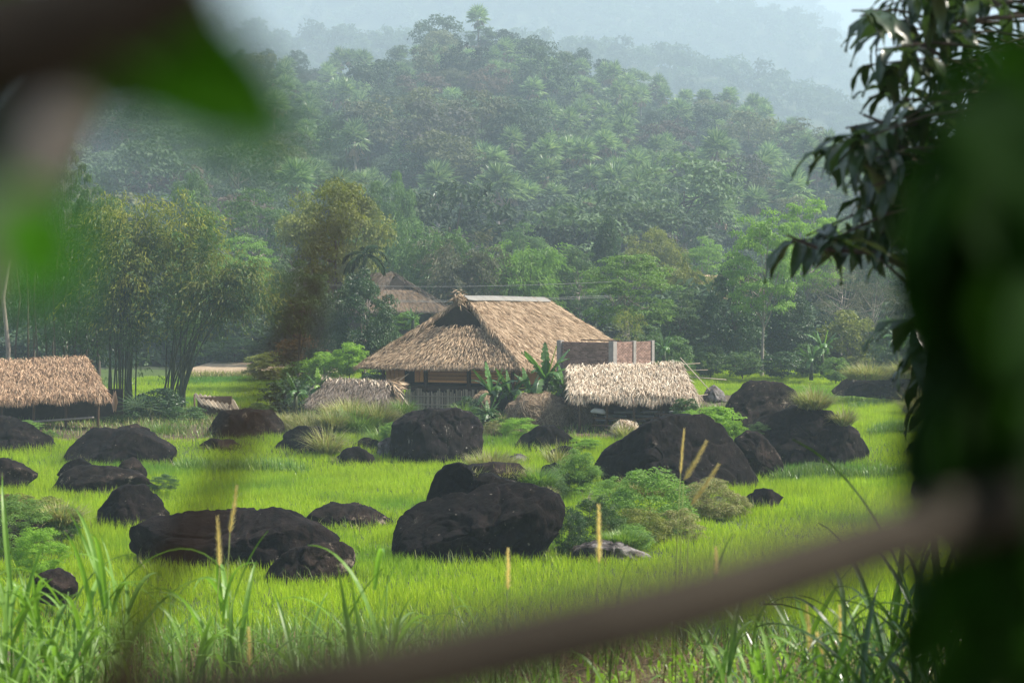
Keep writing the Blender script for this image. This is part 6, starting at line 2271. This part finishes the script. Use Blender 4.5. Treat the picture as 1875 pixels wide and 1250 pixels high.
# unseen crown foliage, added overhead and at right to shade the foreground
n = 5200
rgn = np.random.default_rng(40)
P = np.stack([rgn.uniform(1.75, 5.0, n), rgn.uniform(.5, 7.5, n), rgn.uniform(5.3, 9.5, n)], 1)
P2 = np.stack([rgn.uniform(-1.2, 2.2, n // 3), rgn.uniform(-1.5, 3.0, n // 3), rgn.uniform(7.6, 9.5, n // 3)], 1)
P = np.concatenate([P, P2])
n = len(P)
keep = np.ones(n, bool)
for i in range(n):
    px, py = to_px(*P[i])
    if py > -70 and px < 1760 and P[i][1] > 0.05:
        keep[i] = False
P = P[keep]
n = len(P)
Lrest.leaves(P, rgn.normal(0, .6, (n, 3)) + np.array([0, 0, -.7]), rgn.normal(0, 1, (n, 3)), .2, .06, .1, .1)
part('foliage', Lrest, M['mango'], mt_root, True, kind='stuff')

# near, out of focus leaves of the same side
nr = root('near_leafy_branch', tuple(at(2100, 800, .8)), 'very near dark leafy branch blurred along the right edge', 'branch')
rg = random.Random(31)
NM = 0
spots = []
while len(spots) < 210:
    y = rg.uniform(60, 1230)
    x0 = np.interp(y, [60, 150, 300, 600, 750, 900, 1050, 1150, 1230], [1790, 1700, 1635, 1765, 1780, 1690, 1680, 1780, 1880])
    x = x0 + 55 + rg.random() * (1960 - x0)
    if y > 1060 and rg.random() < .6:
        continue
    spots.append((x, y, rg.uniform(.44, .8)))
for (x, y, D) in spots:
    p = at(x, y, D)
    s = rg.uniform(.22, .4)
    link('leaf', NLM[rg.randrange(4)], nr, p - nr.location, (rg.uniform(-.6, .6), rg.uniform(.2, 1.2), rg.uniform(0, 6.28)), (s, s * 1.3, s))
for pts in ([(1760, 260), (1820, 500), (1880, 800), (1960, 1000)], [(1780, 950), (1850, 900), (1960, 860)], [(1800, 300), (1900, 330), (2000, 400)]):
    part('twig', Geo().tube([at(x, y, .82) for x, y in pts], .003, 6), M['near_bark'], nr, True)

# blurred branches close to the lens
def near_branch(pts, rad, mat, label, name='branch', nk=.74):
    A = np.array([tuple(at(x, y, D * nk)) for x, y, D in pts])
    t0_ = np.arange(len(A))
    t1_ = np.linspace(0, len(A) - 1, 49)
    ker = np.hanning(13) / np.hanning(13).sum()
    sm = lambda v: np.convolve(np.pad(np.interp(t1_, t0_, v), 6, mode='reflect', reflect_type='odd'), ker, 'valid')
    P = np.stack([sm(A[:, i]) for i in range(3)], 1)
    o = link(name, Geo().tube(P, sm(np.array(rad)) * nk, 12).mesh(name, M[mat], True))
    return tag(o, label, 'branch')


near_branch([(250, 1300, .40), (560, 1262, .42), (760, 1225, .44), (960, 1178, .46), (1150, 1135, .48), (1330, 1085, .51), (1520, 1020, .55), (1700, 962, .60), (1900, 915, .66), (2150, 850, .74)],
            [.0108, .0110, .0114, .0120, .0124, .0120, .0116, .0112, .0112, .0115], 'near_bark', 'thick blurred brown branch crossing low in front of the field', 'branch', .70)
top_branch = near_branch([(-150, 110, .36), (20, 80, .36), (200, 22, .36), (370, -75, .36)], [.0150, .0148, .0135, .0115], 'near_bark_top', 'dark blurred branch across the upper left corner')
pale_branch = near_branch([(150, 140, .78), (75, 260, .78), (-15, 400, .78), (-90, 560, .78)], [.014, .017, .018, .018], 'near_bark_pale', 'pale brown blurred branch stub at the left edge')
near_branch([(650, 320, .36), (600, 430, .36), (562, 520, .36), (535, 610, .36), (500, 690, .36), (445, 770, .36), (425, 830, .36), (385, 920, .36), (300, 1060, .36), (235, 1160, .36), (190, 1290, .36)],
            [.0010, .0026, .0032, .0034, .0016, .0032, .0030, .0026, .0031, .0038, .0044], 'near_twig', 'ghostly blurred brown twig slanting down left of the main house', 'twig', 1.0)


def near_leaf(px, py, D, L, W, ang, mat, label, curve=1.0):
    carrier = pale_branch if 'left edge' in label else top_branch
    V, Q = glossy_leaf(L, W, curve, 1)
    k_ = .80 if carrier is top_branch else .66
    D *= k_
    V = V * k_
    p = at(px, py, D)
    # lay the leaf across the view, hanging
    Rm = Matrix.Rotation(ang, 3, 'Y') @ Matrix.Rotation(R(75), 3, 'X')
    o = link('leaf', Geo().add(V @ np.array(Rm).T, Q).mesh('leaf', M[mat], True), carrier, tuple(p))
    return tag(o, label)


near_leaf(110, 95, .36, .050, .030, R(12), 'near_deep', 'bright green blurred leaf hanging under the upper left branch', .3)
near_leaf(150, 90, .36, .050, .028, R(22), 'near_leaf', 'dark green blurred leaf beside the bright one at upper left', .3)
near_leaf(-60, 20, .40, .020, .02, R(-10), 'near_deep', 'blurred green leaf in the upper left corner', .3)
near_leaf(230, 150, .26, .034, .012, R(24), 'near_deep', 'faint long blurred leaf tip pointing down right under the bright leaf', .5)
near_leaf(40, 350, .36, .028, .022, R(75), 'near_bright', 'vivid green blurred leaf at the left edge below the pale stub', .2)
near_leaf(-90, 190, .40, .022, .030, R(60), 'near_leaf', 'dark blurred leaf at the left edge beside the pale stub', .3)
near_leaf(230, 115, .34, .036, .014, R(20), 'near_deep', 'long faint blurred leaf reaching right under the upper left branch', .5)

# ------------------------------------------------------------------ haze
hm = bpy.data.materials.new('haze_air')
hm.use_nodes = True
nt = hm.node_tree
nt.nodes.remove(nt.nodes['Principled BSDF'])
pv = nt.nodes.new('ShaderNodeVolumePrincipled')
pv.inputs['Color'].default_value = (*HAZE_COL, 1)
pv.inputs['Density'].default_value = HAZE
pv.inputs['Anisotropy'].default_value = 0.0
nt.links.new(pv.outputs[0], nt.nodes['Material Output'].inputs['Volume'])
ztop = max(float(C1[1].max()), float(C2[1].max()), float(C3[1].max()), float(C4[1].max())) + 26
ho = link('haze', Geo().box((0, 1480, (ztop - 3) / 2), (3600, 3100, ztop + 3)).mesh('haze', hm))
tag(ho, 'thin bluish haze hanging in the valley air', 'haze', kind='stuff')
print('objects', len(bpy.data.objects), counts, 'ztop', ztop)
